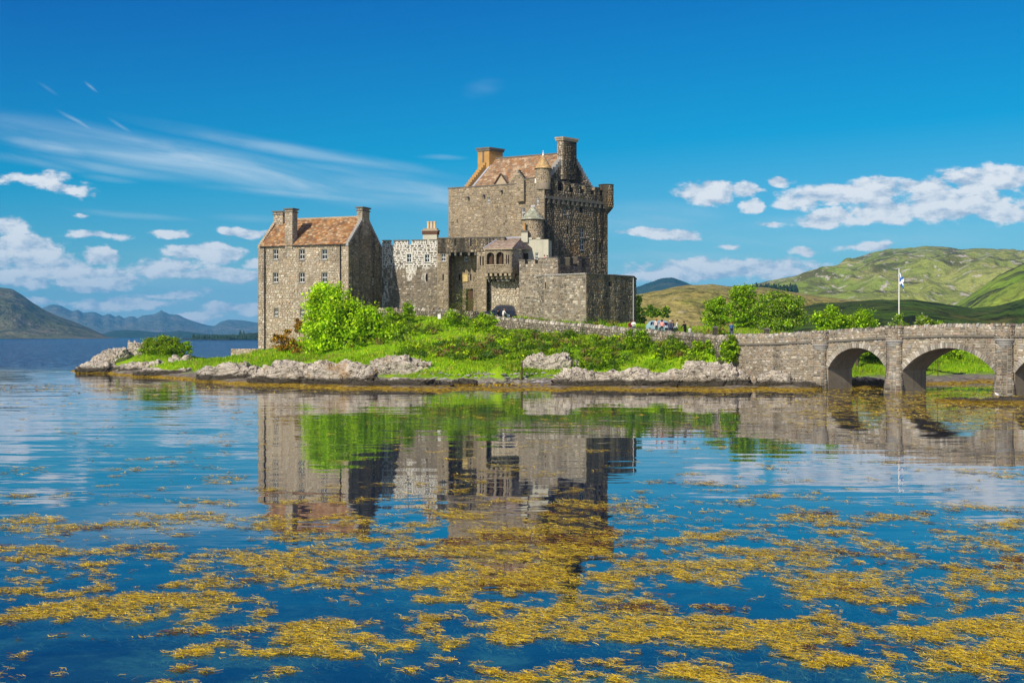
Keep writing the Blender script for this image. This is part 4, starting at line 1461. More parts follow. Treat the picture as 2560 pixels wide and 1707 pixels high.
# battlements: front parapet, raised corner, merlons on the dark side
m_ = MB()
kf.box(m_, -.06, kf.s(1314), -.1, .55, KT + .002, KT + .16)
m_.build('coping', MAT['coping'], keep)
CT = wz(444, 192)
m_ = MB()
kf.box(m_, kf.s(1314), kf.L - .001, .012, .8, KT + .001, CT)
pc_ = m_.build('corner_parapet', MAT['mortar'], keep)
s0_ = kf.s(1314)
put_stones(facing(lambda s, z, d: kf.p(s0_ + s, z, d + .012), fixed(.02, kf.L - s0_ - .02), KT + .02, CT, PAL_KEEP, R), MAT['stone'], pc_, 0)
m_ = MB()
kf.box(m_, kf.s(1314) - .05, kf.s(1335), -.08, .85, CT + .002, CT + .12)
m_.build('coping', MAT['coping'], pc_)
m_ = MB()
kf.box(m_, kf.s(1337), kf.s(1346), -.03, .01, CT - .75, CT - .05)
m_.build('pale_block', MAT['mortar_pale'], pc_)
ml = [(0.06, 1.1, CT), (1.9, 3.0, CT - .1), (4.3, 5.6, KT + .35), (6.6, 8.0, KT + .25), (9.0, 10.5, KT + .2), (11.4, 12.6, KT + .15)]
for (a, b, zt) in ml:
    m_ = MB()
    kr.box(m_, a, b, .001, .7, KT - .999, zt)
    mo = m_.build('merlon', MAT['mortar_dark'], keep)
    put_stones(facing(kr.p, fixed(a + .02, b - .02), KT - .98, zt, PAL_DARK, R), MAT['stone_dark'], mo, 0)
    fm = Frame(kr.p(a, 0, .7)[:2], kr.p(a, 0)[:2])
    put_stones(facing(fm.p, fixed(.02, .68), KT - .98, zt, PAL_KEEP, R), MAT['stone'], mo, 0)
    m_ = MB()
    kr.box(m_, a - .06, b + .06, -.1, .8, zt + .002, zt + .12)
    m_.build('coping', MAT['coping'], mo)
m_ = MB()
kr.box(m_, 0.0, kr.L, -.28, -.09, KT - 2.4, KT - 1.95)
m_.build('string_course', MAT['coping'], keep)
for i in range(13):
    m_ = MB()
    s = .6 + i * 1.05
    kr.box(m_, s, s + .4, -.26, -.09, KT - 3.0, KT - 2.405)
    m_.build('corbel', MAT['coping'], keep)
# bracketed box on the front, and waterspouts
bs0, bs1 = kf.s(1296), kf.s(1314)
m_ = MB()
kf.box(m_, bs0, bs1, -.55, -.09, kf.z(1305, 505), KT + .5)
bx_ = m_.build('machicolation_box', MAT['mortar'], keep)
put_stones(facing(lambda s, z, d: kf.p(s, z, d - .55), fixed(bs0 + .02, bs1 - .02), kf.z(1305, 505), KT + .5, PAL_KEEP, R), MAT['stone'], bx_, 0)
for px, py in ((1172, 497), (1255, 481), (1211, 492)):
    m_ = MB()
    s, z = kf.s(px), kf.z(px, py)
    kf.box(m_, s - .14, s + .14, -.6, -.08, z, z + .3)
    m_.build('waterspout', MAT['coping'], keep)
# round bartizan at the far corner
bc = kr.p(kr.L - .1, 0, .25)[:2]
bz0, bz1 = wz(519, 202), wz(464, 202)
m_ = MB()
m_.lathe(bc, [(.25, bz0 - 1.1), (.55, bz0 - .7), (.6, bz0 - .7), (.9, bz0 - .3), (.95, bz0 - .3), (1.1, bz0), (1.12, bz1), (1.22, bz1 + .01), (1.22, bz1 + .15)], 20)
bt = m_.build('bartizan', MAT['mortar_dark'], keep)
put_stones(facing(round_map(bc, 1.12, -math.pi * .95), fixed(0, 1.12 * math.pi * 1.2), bz0, bz1 - .05, PAL_DARK, R, hh=(.2, .3), ww=(.25, .5)), MAT['stone_dark'], bt, 0)


def kp(u, v, z):
    """keep plan: u metres from the near corner along the front, v along the side"""
    a = KC + (KL - KC).normalized() * u + (KR - KC).normalized() * v
    return (a.x, a.y, z)


RU0, RU1, RV0, RV1, RVM = 1.3, 14.9, 1.35, 13.0, 7.2
RE, RR = KT - .55, 33.55
m_ = MB()
m_.face([kp(RU1, RV0, RE), kp(RU0, RV0, RE), kp(RU0, RVM, RR), kp(RU1, RVM, RR)])
m_.face([kp(RU0, RV1, RE), kp(RU1, RV1, RE), kp(RU1, RVM, RR), kp(RU0, RVM, RR)])
kroof = m_.build('roof', MAT['coping'], keep)
tiles((kp(RU1 - .3, RV0, RE), kp(RU0, RV0, RE), kp(RU0, RVM, RR), kp(RU1 - .3, RVM, RR)), MAT['tile'], kroof, .42, .34, R,
      pal=((.31, .19, .11), (.38, .24, .14), (.24, .15, .09), (.43, .29, .18), (.33, .17, .08), (.29, .21, .14), (.47, .36, .26)))
m_ = MB()
m_.tube([kp(RU1 - .4, RVM, RR + .05), kp(RU0, RVM, RR + .05)], .16, 6)
m_.build('ridge_tiles', MAT['coping'], kroof)
m_ = MB()
m_.tube([kp(RU1 - .5, RV0, RE + .12), kp(RU1 - .5, RVM - 1.2, RR - 1.1)], .14, 5)
m_.build('lead_flashing', MAT['lead'], kroof)


def gable(u0, u1, mat, stonemat, pal):
    m_ = MB()
    A = [kp(u0, RV0 - .3, KT - 1), kp(u0, RV1 + .3, KT - 1), kp(u0, RV1 + .3, RE), kp(u0, RVM, RR + .2), kp(u0, RV0 - .3, RE)]
    B = [kp(u1, RV0 - .3, KT - 1), kp(u1, RV1 + .3, KT - 1), kp(u1, RV1 + .3, RE), kp(u1, RVM, RR + .2), kp(u1, RV0 - .3, RE)]
    m_.face(A)
    m_.face(B[::-1])
    for i in range(5):
        j = (i + 1) % 5
        m_.face([A[i], B[i], B[j], A[j]])
    o = m_.build('gable', mat, keep)
    for half in (0, 1):
        n = 15
        for i in range(n):
            f = i / n
            va, vb = (RV0 - .35 + (RVM - RV0) * f, RV0 - .35 + (RVM - RV0) * (i + 1) / n) if half == 0 else (RV1 + .35 - (RV1 - RVM) * (i + 1) / n, RV1 + .35 - (RV1 - RVM) * f)
            zz = RE + (RR + .5 - RE) * (i + 1) / n
            s_ = MB()
            s_.hexa([kp(u1 + .05, va, zz - .9), kp(u0 - .05, va, zz - .9), kp(u0 - .05, vb, zz - .9), kp(u1 + .05, vb, zz - .9), kp(u1 + .05, va, zz), kp(u0 - .05, va, zz), kp(u0 - .05, vb, zz), kp(u1 + .05, vb, zz)])
            s_.build('crow_step', stonemat, o)
    fg = Frame(kp(u0, 0, 0)[:2], kp(u0, 14.4, 0)[:2])
    sl = (RR - RE) / (RVM - RV0)
    put_stones(facing(fg.p, lambda z: [(RV0 - .2 + max(0, (z - RE) / sl), RV1 + .2 - max(0, (z - RE) / sl))], KT - .9, RR - .5, pal, R), MAT['stone_dark'], o, 0)
    return o


gable(RU0, RU0 + .6, MAT['mortar_dark'], MAT['grey_dressed'], PAL_DARK)
gable(RU1, RU1 + .6, MAT['mortar'], MAT['lichen_stone'], PAL_KEEP)


def keep_chimney(u0, u1, v0, v1, z0, z1, mat, pal, capm):
    m_ = MB()
    P = [kp(u1, v0, 0), kp(u0, v0, 0), kp(u0, v1, 0), kp(u1, v1, 0)]
    m_.hexa([(p[0], p[1], z0) for p in P] + [(p[0], p[1], z1) for p in P])
    c = m_.build('chimney', mat, keep)
    if pal:
        fa, fb = Frame(P[0][:2], P[1][:2]), Frame(P[1][:2], P[2][:2])
        put_stones(facing(fa.p, fixed(.02, fa.L - .02), z0, z1, PAL_HOUSE, R, ww=(.25, .5), hh=(.2, .32)), MAT['stone'], c, 0)
        put_stones(facing(fb.p, fixed(.02, fb.L - .02), z0, z1, pal, R, ww=(.25, .6), hh=(.2, .32)), MAT['stone_dark'], c, 0)
    m_ = MB()
    for (e, za, zb) in ((.14, z1 - .3, z1 - .003), (.22, z1, z1 + .25)):
        P = [kp(u1 + e, v0 - e, 0), kp(u0 - e, v0 - e, 0), kp(u0 - e, v1 + e, 0), kp(u1 + e, v1 + e, 0)]
        m_.hexa([(p[0], p[1], za) for p in P] + [(p[0], p[1], zb) for p in P])
    m_.build('cap', capm, c)
    return c


keep_chimney(.95, 2.0, 5.3, 8.4, KT + 1, 35.6, MAT['mortar_dark'], PAL_DARK, MAT['dressed'])
kch = keep_chimney(14.3, 16.4, 5.6, 8.6, KT + 1.5, 35.0, MAT['lichen_stone'], None, MAT['coping'])
m_ = MB()
P = [kp(15.5, 5.5, 0), kp(15.25, 5.5, 0), kp(15.25, 5.62, 0), kp(15.5, 5.62, 0)]
m_.hexa([(p[0], p[1], KT + 1.5) for p in P] + [(p[0], p[1], 34.6) for p in P])
m_.build('groove', MAT['coping'], kch)
# dormer and the small stepped wall gable over the box
for (px0, px1, pyb, pyt, v, mat, nm, step_) in ((1238, 1267, 459, 436, 1.6, MAT['dressed'], 'dormer', False), (1275, 1314, 452, 427, .6, MAT['mortar'], 'wall_gable', True)):
    fd = Frame(kp(17, v, 0)[:2], kp(0, v, 0)[:2])
    a, b, z0, z1 = fd.rect(px0, pyt, px1, pyb)
    m_ = MB()
    mid = (a + b) / 2
    dep_ = 2.6 if not step_ else .6
    A, B = [fd.p(a, z0 - .5), fd.p(b, z0 - .5), fd.p(b, z0), fd.p(mid, z1), fd.p(a, z0)], [fd.p(a, z0 - .5, dep_), fd.p(b, z0 - .5, dep_), fd.p(b, z0, dep_), fd.p(mid, z1, dep_), fd.p(a, z0, dep_)]
    m_.face(A)
    m_.face(B[::-1])
    for i in range(5):
        j = (i + 1) % 5
        m_.face([A[i], B[i], B[j], A[j]])
    o = m_.build(nm, mat, keep)
    if step_:
        put_stones(facing(fd.p, lambda z: [(a + max(0, (z - z0) / (z1 - z0) * (mid - a)) + .05, b - max(0, (z - z0) / (z1 - z0) * (b - mid)) - .05)], z0 - .5, z1 - .25, PAL_KEEP, R), MAT['stone'], o, 0)
        crow_steps(o, fd, a, z0 - .1, mid, z1 + .12, -.06, .66, MAT['dressed'], n=6, thick=.3)
        crow_steps(o, fd, b, z0 - .1, mid, z1 + .12, -.06, .66, MAT['coping'], n=6, thick=.3)
    else:
        m_ = MB()
        m_.tube([fd.p(a - .15, z0 - .08, -.1), fd.p(mid, z1 + .1, -.1)], .12, 5)
        m_.tube([fd.p(b + .15, z0 - .08, -.1), fd.p(mid, z1 + .1, -.1)], .12, 5)
        m_.build('bargeboard', MAT['wood'], o)
# cap-house turret with orange cone
cap = Vector(kp(.9, .9, 0)[:2])
cap = Vector((wx(1358, 193), 193))
m_ = MB()
cr2 = 18.5 / F * 193
m_.lathe(cap, [(cr2, KT - 1), (cr2, wz(423, 193))], 22)
ct = m_.build('cap_turret', MAT['mortar'], keep, smooth=True)
put_stones(facing(round_map(cap, cr2), fixed(0, math.pi * cr2 * 1.1), KT, wz(423, 193) - .03, PAL_KEEP, R, hh=(.18, .28), ww=(.2, .42)), MAT['stone'], ct, 0)
o = cone_roof(keep, cap, 21.5 / F * 193, wz(422, 193), wz(388, 193), MAT['tile'], ((.50, .33, .13), (.42, .30, .16), (.56, .40, .18), (.36, .26, .15)), 9, .1)
m_ = MB()
zz = wz(388, 193)
m_.lathe(cap, [(.16, zz - .1), (.12, zz + .15), (.17, zz + .25), (.05, zz + .35), (.04, zz + .5), (.09, zz + .58), (.02, zz + .68)], 10)
m_.build('finial', MAT['white_paint'], keep)


# --- crenellated barbican in front of the keep
barb = thing('barbican_wall', 'curving crenellated barbican wall standing above the drum bastion', 'castle wall', (wx(1380, 182), 182, 6))
b1 = px_frame(1298, 183.6, 1394, 179.6)
b2 = px_frame(1394, 179.6, 1475, 188.0)
BT = wz(652, 180.5)
m_ = MB()
wall_panel(m_, b1, 0, b1.L, 6, BT - .35, (), .3)
wall_panel(m_, b2, 0, b2.L, 6, BT - .55, (), .3)
bl = Frame((b1.a.x + .8, b1.a.y + 6), b1.a)
m_.face([bl.p(0, 6), bl.p(bl.L, 6), bl.p(bl.L, BT - .35), bl.p(0, BT - .35)])
for f_, zt in ((b1, BT - .35), (b2, BT - .55)):
    m_.face([f_.p(0, zt), f_.p(f_.L, zt), f_.p(f_.L, zt, .8), f_.p(0, zt, .8)])
m_.build('wall', [MAT['mortar'], MAT['void']], barb)
put_stones(facing(b1.p, fixed(.02, b1.L - .02), 6, BT - .37, PAL_GREY, R), MAT['stone'], barb, 80)
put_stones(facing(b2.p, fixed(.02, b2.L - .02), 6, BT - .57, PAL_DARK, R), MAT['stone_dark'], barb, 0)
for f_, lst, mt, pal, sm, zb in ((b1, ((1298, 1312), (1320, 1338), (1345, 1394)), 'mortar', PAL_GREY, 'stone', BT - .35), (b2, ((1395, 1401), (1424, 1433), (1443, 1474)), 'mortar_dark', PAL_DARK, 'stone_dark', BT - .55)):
    for (x0, x1) in lst:
        a, b = f_.s(x0) + .01, f_.s(x1) - .01
        zt = f_.z((x0 + x1) / 2, 646 if x0 > 1330 else 651)
        zt = max(zt, zb + .35)
        m_ = MB()
        f_.box(m_, a, b, .001, .7, zb + .002, zt)
        mo = m_.build('merlon', MAT[mt], barb)
        put_stones(facing(f_.p, fixed(a + .02, b - .02), zb + .03, zt, pal, R), MAT[sm], mo, 0)
        m_ = MB()
        f_.box(m_, a - .06, b + .06, -.1, .8, zt + .002, zt + .12)
        m_.build('coping', MAT['coping'], mo)

# --- great polygonal bastion
bas = thing('drum_bastion', 'great plain polygonal stone bastion with flat coping at the right end of the castle', 'bastion', (wx(1465, 175), 177, 5))
VB = [(wx(1339, 182.6), 182.6), (wx(1361, 177.4), 177.4), (wx(1465, 173.0), 173.0), (wx(1582, 181.0), 181.0), (wx(1590, 190), 190)]
BZ0, BZ1 = 4.5, wz(685.5, 173)
frs = [Frame(VB[i], VB[i + 1]) for i in range(4)]
bh = {1: [frs[1].rect(1362.4, 706, 1365, 722)], 2: [frs[2].rect(1481.5, 734, 1484.5, 746), frs[2].rect(1521, 704, 1530, 716)]}
m_ = MB()
for i, f_ in enumerate(frs):
    wall_panel(m_, f_, 0, f_.L, BZ0, BZ1, bh.get(i, ()), .4)
m_.build('wall', [MAT['mortar'], MAT['void']], bas)
m_ = MB()
m_.face([(*p, BZ1 - .3) for p in VB])
m_.build('top_fill', MAT['mortar'], bas)
for i, f_ in enumerate(frs):
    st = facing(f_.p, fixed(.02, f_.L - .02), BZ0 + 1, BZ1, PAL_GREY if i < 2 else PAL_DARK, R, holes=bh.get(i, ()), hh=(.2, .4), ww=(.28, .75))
    put_stones(st, MAT['stone'] if i < 2 else MAT['stone_dark'], bas, 150 if i == 1 else 60 if i == 2 else 0)  # painted shade: right-hand faces take the darker stone
    n = max(2, int(f_.L / .95))
    for k in range(n):
        m_ = MB()
        f_.box(m_, f_.L * k / n + .01, f_.L * (k + 1) / n - .01, -.14 - R.uniform(0, .05), .5, BZ1 + .003, BZ1 + .15 + R.uniform(0, .04))
        m_.build('coping_slab', MAT['grey_dressed'] if i < 2 else MAT['coping'], bas)
m_ = MB()
q = frs[2].p(frs[2].L - .05, 0, -.12)
m_.tube([(q[0], q[1], BZ1 - .1), (q[0], q[1], 6)], .05, 6)
m_.build('downpipe', MAT['lead'], bas)

# low garden wall that runs off the left of the house
lw = thing('garden_wall', 'short low pale stone wall running left from the foot of the house', 'wall', (wx(610, 188), 188, 1))
f_w = px_frame(577, 190, 647, 189)
m_ = MB()
zt = wz(872.5, 189.5)
f_w.box(m_, 0, f_w.L, 0, .6, .6, zt)
m_.build('core', MAT['mortar'], lw)
put_stones(facing(f_w.p, fixed(.02, f_w.L - .02), .8, zt + .05, PAL_HOUSE, R, ww=(.3, .7)), MAT['stone'], lw, 0)


# ------------------------------------------------------------------ bridge
PAL_BRIDGE = [tuple(np.array(c) * .88) for c in PAL_BRIDGE]
BR = thing('arched_bridge', 'long stone causeway bridge with round arches and rounded refuge turrets', 'bridge', (36.5, 122, 0))
BU = Vector((.67, -.742)).normalized()
B0 = Vector((36.5, 122.0))
bf = Frame(B0 - BU * 40, B0 + BU * 40)
T0 = 40.0                       # s of the middle pier
BW = 4.2
prof_t = [-40, -21, -14, -8.3, 0, 5.5, 11, 18, 30, 40]
prof_z = [5.35, 5.38, 5.48, 5.72, 6.14, 6.28, 6.28, 6.2, 5.9, 5.6]


def ptop(s):
    return float(np.interp(s - T0, prof_t, prof_z))


S0, S1 = T0 - 20.5, T0 + 36
PIERS = [T0 - 8.3, T0, T0 + 11.0, T0 + 21.0]
ARCH = [(T0 - 7.45, T0 - .85, 2.0, 4.15), (T0 + .85, T0 + 10.1, 2.0, 4.2), (T0 + 11.9, T0 + 20.2, 2.0, 4.2), (T0 + 22, T0 + 30, 2.0, 4.2)]
RING = .46


def arch_geo(a):
    l, r, zs, zc = a
    hw, rise = (r - l) / 2, zc - zs
    rad = (hw * hw + rise * rise) / (2 * rise)
    return (l + r) / 2, zc - rad, rad


def under(s):
    """soffit height at s, or None in solid masonry"""
    for a in ARCH:
        if a[0] < s < a[1]:
            c, zc, rad = arch_geo(a)
            return zc + math.sqrt(max(0, rad * rad - (s - c) ** 2))
    return None


cuts = sorted({S0, S1, *[S0 + i * .45 for i in range(int((S1 - S0) / .45))], *[a[0] for a in ARCH], *[a[1] for a in ARCH]})
m_ = MB()
for i in range(len(cuts) - 1):
    a, b = cuts[i], cuts[i + 1]
    mid = (a + b) / 2
    inside = under(mid) is not None
    za = (under(a) or ARCH[0][2]) if inside else -1.5
    zb = (under(b) or ARCH[0][2]) if inside else -1.5
    ta, tb = ptop(a) - .12, ptop(b) - .12
    m_.face([bf.p(a, za), bf.p(b, zb), bf.p(b, tb), bf.p(a, ta)])
    m_.face([bf.p(b, zb, BW), bf.p(a, za, BW), bf.p(a, ta, BW), bf.p(b, tb, BW)])
    if inside:
        m_.face([bf.p(b, zb), bf.p(a, za), bf.p(a, za, BW), bf.p(b, zb, BW)])
    # parapet tops, inner faces and roadway
    for d0, d1 in ((0, .45), (BW - .45, BW)):
        m_.face([bf.p(a, ta, d0), bf.p(b, tb, d0), bf.p(b, tb, d1), bf.p(a, ta, d1)])
    m_.face([bf.p(b, tb - .95, .45), bf.p(a, ta - .95, .45), bf.p(a, ta, .45), bf.p(b, tb, .45)])
    m_.face([bf.p(a, ta - .95, BW - .45), bf.p(b, tb - .95, BW - .45), bf.p(b, tb, BW - .45), bf.p(a, ta, BW - .45)])
    m_.face([bf.p(a, ta - .95, .45), bf.p(b, tb - .95, .45), bf.p(b, tb - .95, BW - .45), bf.p(a, ta - .95, BW - .45)], 1)
for a in ARCH:
    for s, flip in ((a[0], 0), (a[1], 1)):
        q = [bf.p(s, -1.5), bf.p(s, -1.5, BW), bf.p(s, a[2], BW), bf.p(s, a[2])]
        m_.face(q if not flip else q[::-1])
m_.build('masonry', [MAT['mortar'], material('gravel roadway', (.17, .155, .13), nscale=2, namp=.3)], BR)


def spans_face(z):
    iv = [(S0, S1)]
    for a in ARCH:
        c, zc, rad = arch_geo(a)
        rr_ = rad + RING
        if z > a[2]:
            if z < zc + rr_:
                hwid = math.sqrt(max(0, rr_ * rr_ - (z - zc) ** 2))
                h_ = (c - hwid, c + hwid)
            else:
                continue
        else:
            h_ = (a[0] - .02, a[1] + .02)
        nx = []
        for (l, r) in iv:
            if h_[1] <= l or h_[0] >= r:
                nx.append((l, r))
            else:
                if h_[0] - l > .06:
                    nx.append((l, h_[0]))
                if r - h_[1] > .06:
                    nx.append((h_[1], r))
        iv = nx
    return iv


def course_map(s, z, d):
    """courses follow the gentle rise of the bridge near its top"""
    k = max(0.0, min(1.0, (z - 2.0) / 3.2))
    return bf.p(s, z + (ptop(s) - 6.2) * k, d)


def spans_upper(z):
    return spans_face(z)


st = facing(course_map, spans_upper, -.2, 5.08, PAL_BRIDGE, R, hh=(.16, .30), ww=(.22, .62), holes=[(p - .75, p + .75, -1, 5.1) for p in PIERS])
put_stones(st, MAT['stone_bridge'], BR, 300, min_area=.08)
st = facing(lambda s, z, d: bf.p(s, z + ptop(s) - 6.2, d), lambda z: [(S0, S1)], 5.26, 6.07, PAL_BRIDGE, R, hh=(.18, .28), ww=(.22, .6), holes=[(p - .9, p + .9, 5, 7) for p in PIERS])
put_stones(st, MAT['stone_bridge'], BR, 0)
# string course
for i in range(int((S1 - S0) / 1.3)):
    a, b = S0 + i * 1.3, S0 + (i + 1) * 1.3 - .015
    m_ = MB()
    za, zb = ptop(a) - 1.10, ptop(b) - 1.10
    m_.hexa([bf.p(a, za, -.2), bf.p(b, zb, -.2), bf.p(b, zb, .1), bf.p(a, za, .1), bf.p(a, za + .15, -.2), bf.p(b, zb + .15, -.2), bf.p(b, zb + .15, .1), bf.p(a, za + .15, .1)])
    m_.build('string_stone', MAT['coping'], BR)
# voussoirs, each its own stone
VPAL = [(.28, .255, .21), (.35, .32, .27), (.22, .20, .165), (.40, .37, .32), (.30, .265, .21)]
for ai, a in enumerate(ARCH[:3]):
    c, zc, rad = arch_geo(a)
    th0 = math.asin((a[1] - a[0]) / 2 / rad)
    n = int(2 * th0 * rad / .24)
    for i in range(n):
        ta, tb = -th0 + 2 * th0 * (i + .06) / n, -th0 + 2 * th0 * (i + .94) / n
        r0, r1 = rad - .02, rad + RING + R.uniform(-.05, .05)
        d = -.07 - R.uniform(0, .05)
        P = [(c + r0 * math.sin(ta), zc + r0 * math.cos(ta)), (c + r0 * math.sin(tb), zc + r0 * math.cos(tb)), (c + r1 * math.sin(tb), zc + r1 * math.cos(tb)), (c + r1 * math.sin(ta), zc + r1 * math.cos(ta))]
        m_ = MB()
        col_ = tuple(np.array(VPAL[R.randrange(5)]) * R.uniform(.8, 1.15))
        pts = [bf.p(q[0], q[1], d) for q in P] + [bf.p(q[0], q[1], .35) for q in P]
        b_ = len(m_.v)
        m_.v += pts
        for f_ in ((0, 1, 2, 3), (1, 0, 4, 5), (2, 1, 5, 6), (3, 2, 6, 7), (0, 3, 7, 4)):
            m_.f.append(f_)
            m_.m.append(0)
            m_.c.append(col_)
        m_.build('voussoir', MAT['stone_bridge'], BR)
# piers: battered cutwater shaft, corbel rings and half-round refuge on top
for pi, p in enumerate(PIERS):
    hw_ = .74 if pi else .62
    pr = .55
    ring = []
    m_ = MB()
    secs = [(-1.5, 1.45, .75), (.0, 1.32, .62), (1.2, 1.12, .3), (2.2, 1.0, 0.0), (4.45, 1.0, 0.0)]

    def sect(z, k, ex):
        w_, o_ = hw_ * k, pr + ex * .6
        return [bf.p(p - w_, z, .05), bf.p(p - w_, z, -o_ * .55), bf.p(p - w_ * .62, z, -o_), bf.p(p + w_ * .62, z, -o_), bf.p(p + w_, z, -o_ * .55), bf.p(p + w_, z, .05)]
    for i in range(len(secs) - 1):
        A, B = sect(*secs[i]), sect(*secs[i + 1])
        for j in range(5):
            m_.face([A[j], A[j + 1], B[j + 1], B[j]])
    pier = m_.build('pier', MAT['mortar'], BR)
    st = []
    for j in range(5):
        def pm(s, z, d, j=j):
            zz = [q[0] for q in secs]
            k = float(np.interp(z, zz, [q[1] for q in secs]))
            ex = float(np.interp(z, zz, [q[2] for q in secs]))
            A = sect(z, k, ex)
            a, b = Vector(A[j]), Vector(A[j + 1])
            q = a.lerp(b, s)
            t = (b - a).normalized()
            n = Vector((t.y, -t.x, 0))
            q -= n * d
            return (q.x, q.y, z)
        L = (Vector(sect(2, 1, 0)[j]) - Vector(sect(2, 1, 0)[j + 1])).length
        ww_ = (.25 / L, .6 / L) if L > .6 else (.9, 1.0)
        z = -.3
        while z < 4.4:
            h = R.uniform(.16, .28)
            s = 0.0
            while s < .99:
                w = R.uniform(*ww_)
                if 1 - s - w < .25:
                    w = 1 - s
                e = .02 / L
                P = [pm(s + e, z + .02, .02), pm(s + w - e, z + .02, .02), pm(s + w - e, z + h - .01, .02), pm(s + e, z + h - .01, .02)]
                d = -R.uniform(.02, .06)
                e2 = .045 / L
                P += [pm(s + e2, z + .045, d), pm(s + w - e2, z + .045, d), pm(s + w - e2, z + h - .035, d), pm(s + e2, z + h - .035, d)]
                c_ = tuple(np.array(PAL_BRIDGE[R.randrange(len(PAL_BRIDGE))]) * R.uniform(.75, 1.2) * (.55 if z < .45 else 1))
                st.append((P, c_, w * L * h))
                s += w
            z += h
    put_stones(st, MAT['stone_bridge'], pier, 0)
    zt = ptop(p)
    cc_ = bf.p(p, 0, -.02)
    rr0 = .86
    m_ = MB()
    m_.lathe(cc_, [(.5, 4.1), (.66, 4.3 + (zt - 6.14)), (.72, 4.42 + (zt - 6.14)), (.72, 4.55 + zt - 6.14), (.80, 4.57 + zt - 6.14), (.80, 4.72 + zt - 6.14), (.90, 4.74 + zt - 6.14), (.90, 4.9 + zt - 6.14), (.5, 4.92 + zt - 6.14)], 24)
    m_.build('corbel_ring', MAT['grey_dressed'], BR)
    m_ = MB()
    m_.lathe(cc_, [(rr0, 4.9 + zt - 6.14), (rr0, zt - .1)], 24)
    ref = m_.build('refuge', MAT['mortar'], BR)
    a0 = math.atan2(bf.n.y, bf.n.x) - math.pi / 2
    st = facing(round_map(cc_, rr0, a0), fixed(0, math.pi * rr0), 4.92 + zt - 6.14, zt - .02, PAL_BRIDGE, R, hh=(.15, .24), ww=(.18, .42))
    put_stones(st, MAT['stone_bridge'], ref, 0)
    for k in range(9):
        an = a0 + math.pi * (k + .5) / 9
        m_ = MB()
        ca, sa = math.cos(an), math.sin(an)
        for r0, r1 in ((.45, .95),):
            ta = .12
            P = [(cc_[0] + r0 * ca + ta * sa, cc_[1] + r0 * sa - ta * ca), (cc_[0] + r1 * ca + ta * sa, cc_[1] + r1 * sa - ta * ca), (cc_[0] + r1 * ca - ta * sa, cc_[1] + r1 * sa + ta * ca), (cc_[0] + r0 * ca - ta * sa, cc_[1] + r0 * sa + ta * ca)]
            h_ = .16 + R.uniform(0, .07)
            m_.hexa([(q[0], q[1], zt - .1) for q in P] + [(q[0], q[1], zt - .1 + h_) for q in P], 0, tuple(np.array(PAL_BRIDGE[k % 8]) * R.uniform(.8, 1.2)))
        m_.build('cope_stone', MAT['stone_bridge'], ref)


def cope_row(parent, pos, length, step_, rnd, pal, wid=.5, hgt=.26, name='cope_stone', limit=300, mat=None):
    """upright cope stones along a wall top; pos(s) -> (x, y, z, ux, uy)"""
    s = 0.0
    made = 0
    while s < length:
        w = step_ * rnd.uniform(.65, 1.25)
        x, y, z, ux, uy = pos(s + w / 2)
        h, t = hgt * rnd.uniform(.6, 1.25), w * .45
        lean = rnd.uniform(-.06, .12)
        nx, ny = uy, -ux
        hw2 = wid / 2 * rnd.uniform(.85, 1.1)
        P = []
        for (zz, k, kk) in ((-.06, 1, 1), (h * .6, 1.0, .95), (h, .55, .6)):
            for (a, b) in ((-1, 1), (1, 1), (1, -1), (-1, -1)):
                l_ = lean * zz / hgt
                P.append((x + ux * (a * t * k + l_) + nx * b * hw2 * kk, y + uy * (a * t * k + l_) + ny * b * hw2 * kk, z + zz))
        fs_ = []
        for i in range(2):
            for j in range(4):
                fs_.append((i * 4 + j, i * 4 + (j + 1) % 4, i * 4 + 4 + (j + 1) % 4, i * 4 + 4 + j))
        fs_.append((8, 9, 10, 11))
        m_ = MB()
        m_.v = P
        m_.f = fs_
        m_.m = [0] * len(fs_)
        m_.c = [tuple(np.array(pal[rnd.randrange(len(pal))]) * rnd.uniform(.8, 1.25))] * len(fs_)
        m_.build(name, mat or MAT['stone'], parent)
        made += 1
        s += w


def bpos(s):
    q = bf.p(S0 + s, 0, .22)
    return (q[0], q[1], ptop(S0 + s) - .12, bf.u.x, bf.u.y)


cope_row(BR, bpos, S1 - S0 - 14, .27, R, PAL_BRIDGE, .5, .24)


# ------------------------------------------------------------------ boundary wall along the road
WP = [(905, 186.5, 771), (950, 186, 770), (1050, 183.5, 770), (1130, 181, 774), (1190, 178, 780), (1240, 173, 791), (1330, 168, 799.5), (1450, 161, 809), (1560, 154, 819), (1700, 146.5, 830), (1765, 142.5, 835), (1800, 139.5, 839), (1812, 137.3, 841)]
wpt = [Vector((wx(a, b), b, wz(c, b))) for a, b, c in WP]
bw = thing('boundary_wall', 'long low drystone boundary wall with upright cope stones below the castle', 'wall', tuple(wpt[6]))
acc = [0.0]
for i in range(1, len(wpt)):
    acc.append(acc[-1] + (wpt[i] - wpt[i - 1]).to_2d().length)


def wpos(s):
    i = min(max(0, int(np.searchsorted(acc, s)) - 1), len(wpt) - 2)
    t = (s - acc[i]) / (acc[i + 1] - acc[i])
    q = wpt[i].lerp(wpt[i + 1], t)
    u = (wpt[i + 1] - wpt[i]).to_2d().normalized()
    return (q.x, q.y, q.z - .3, u.x, u.y)


def wmap(s, z, d):
    x, y, zt, ux, uy = wpos(s)
    n = Vector((uy, -ux))
    return (x - n.x * (d - .25), y - n.y * (d - .25), zt + z)


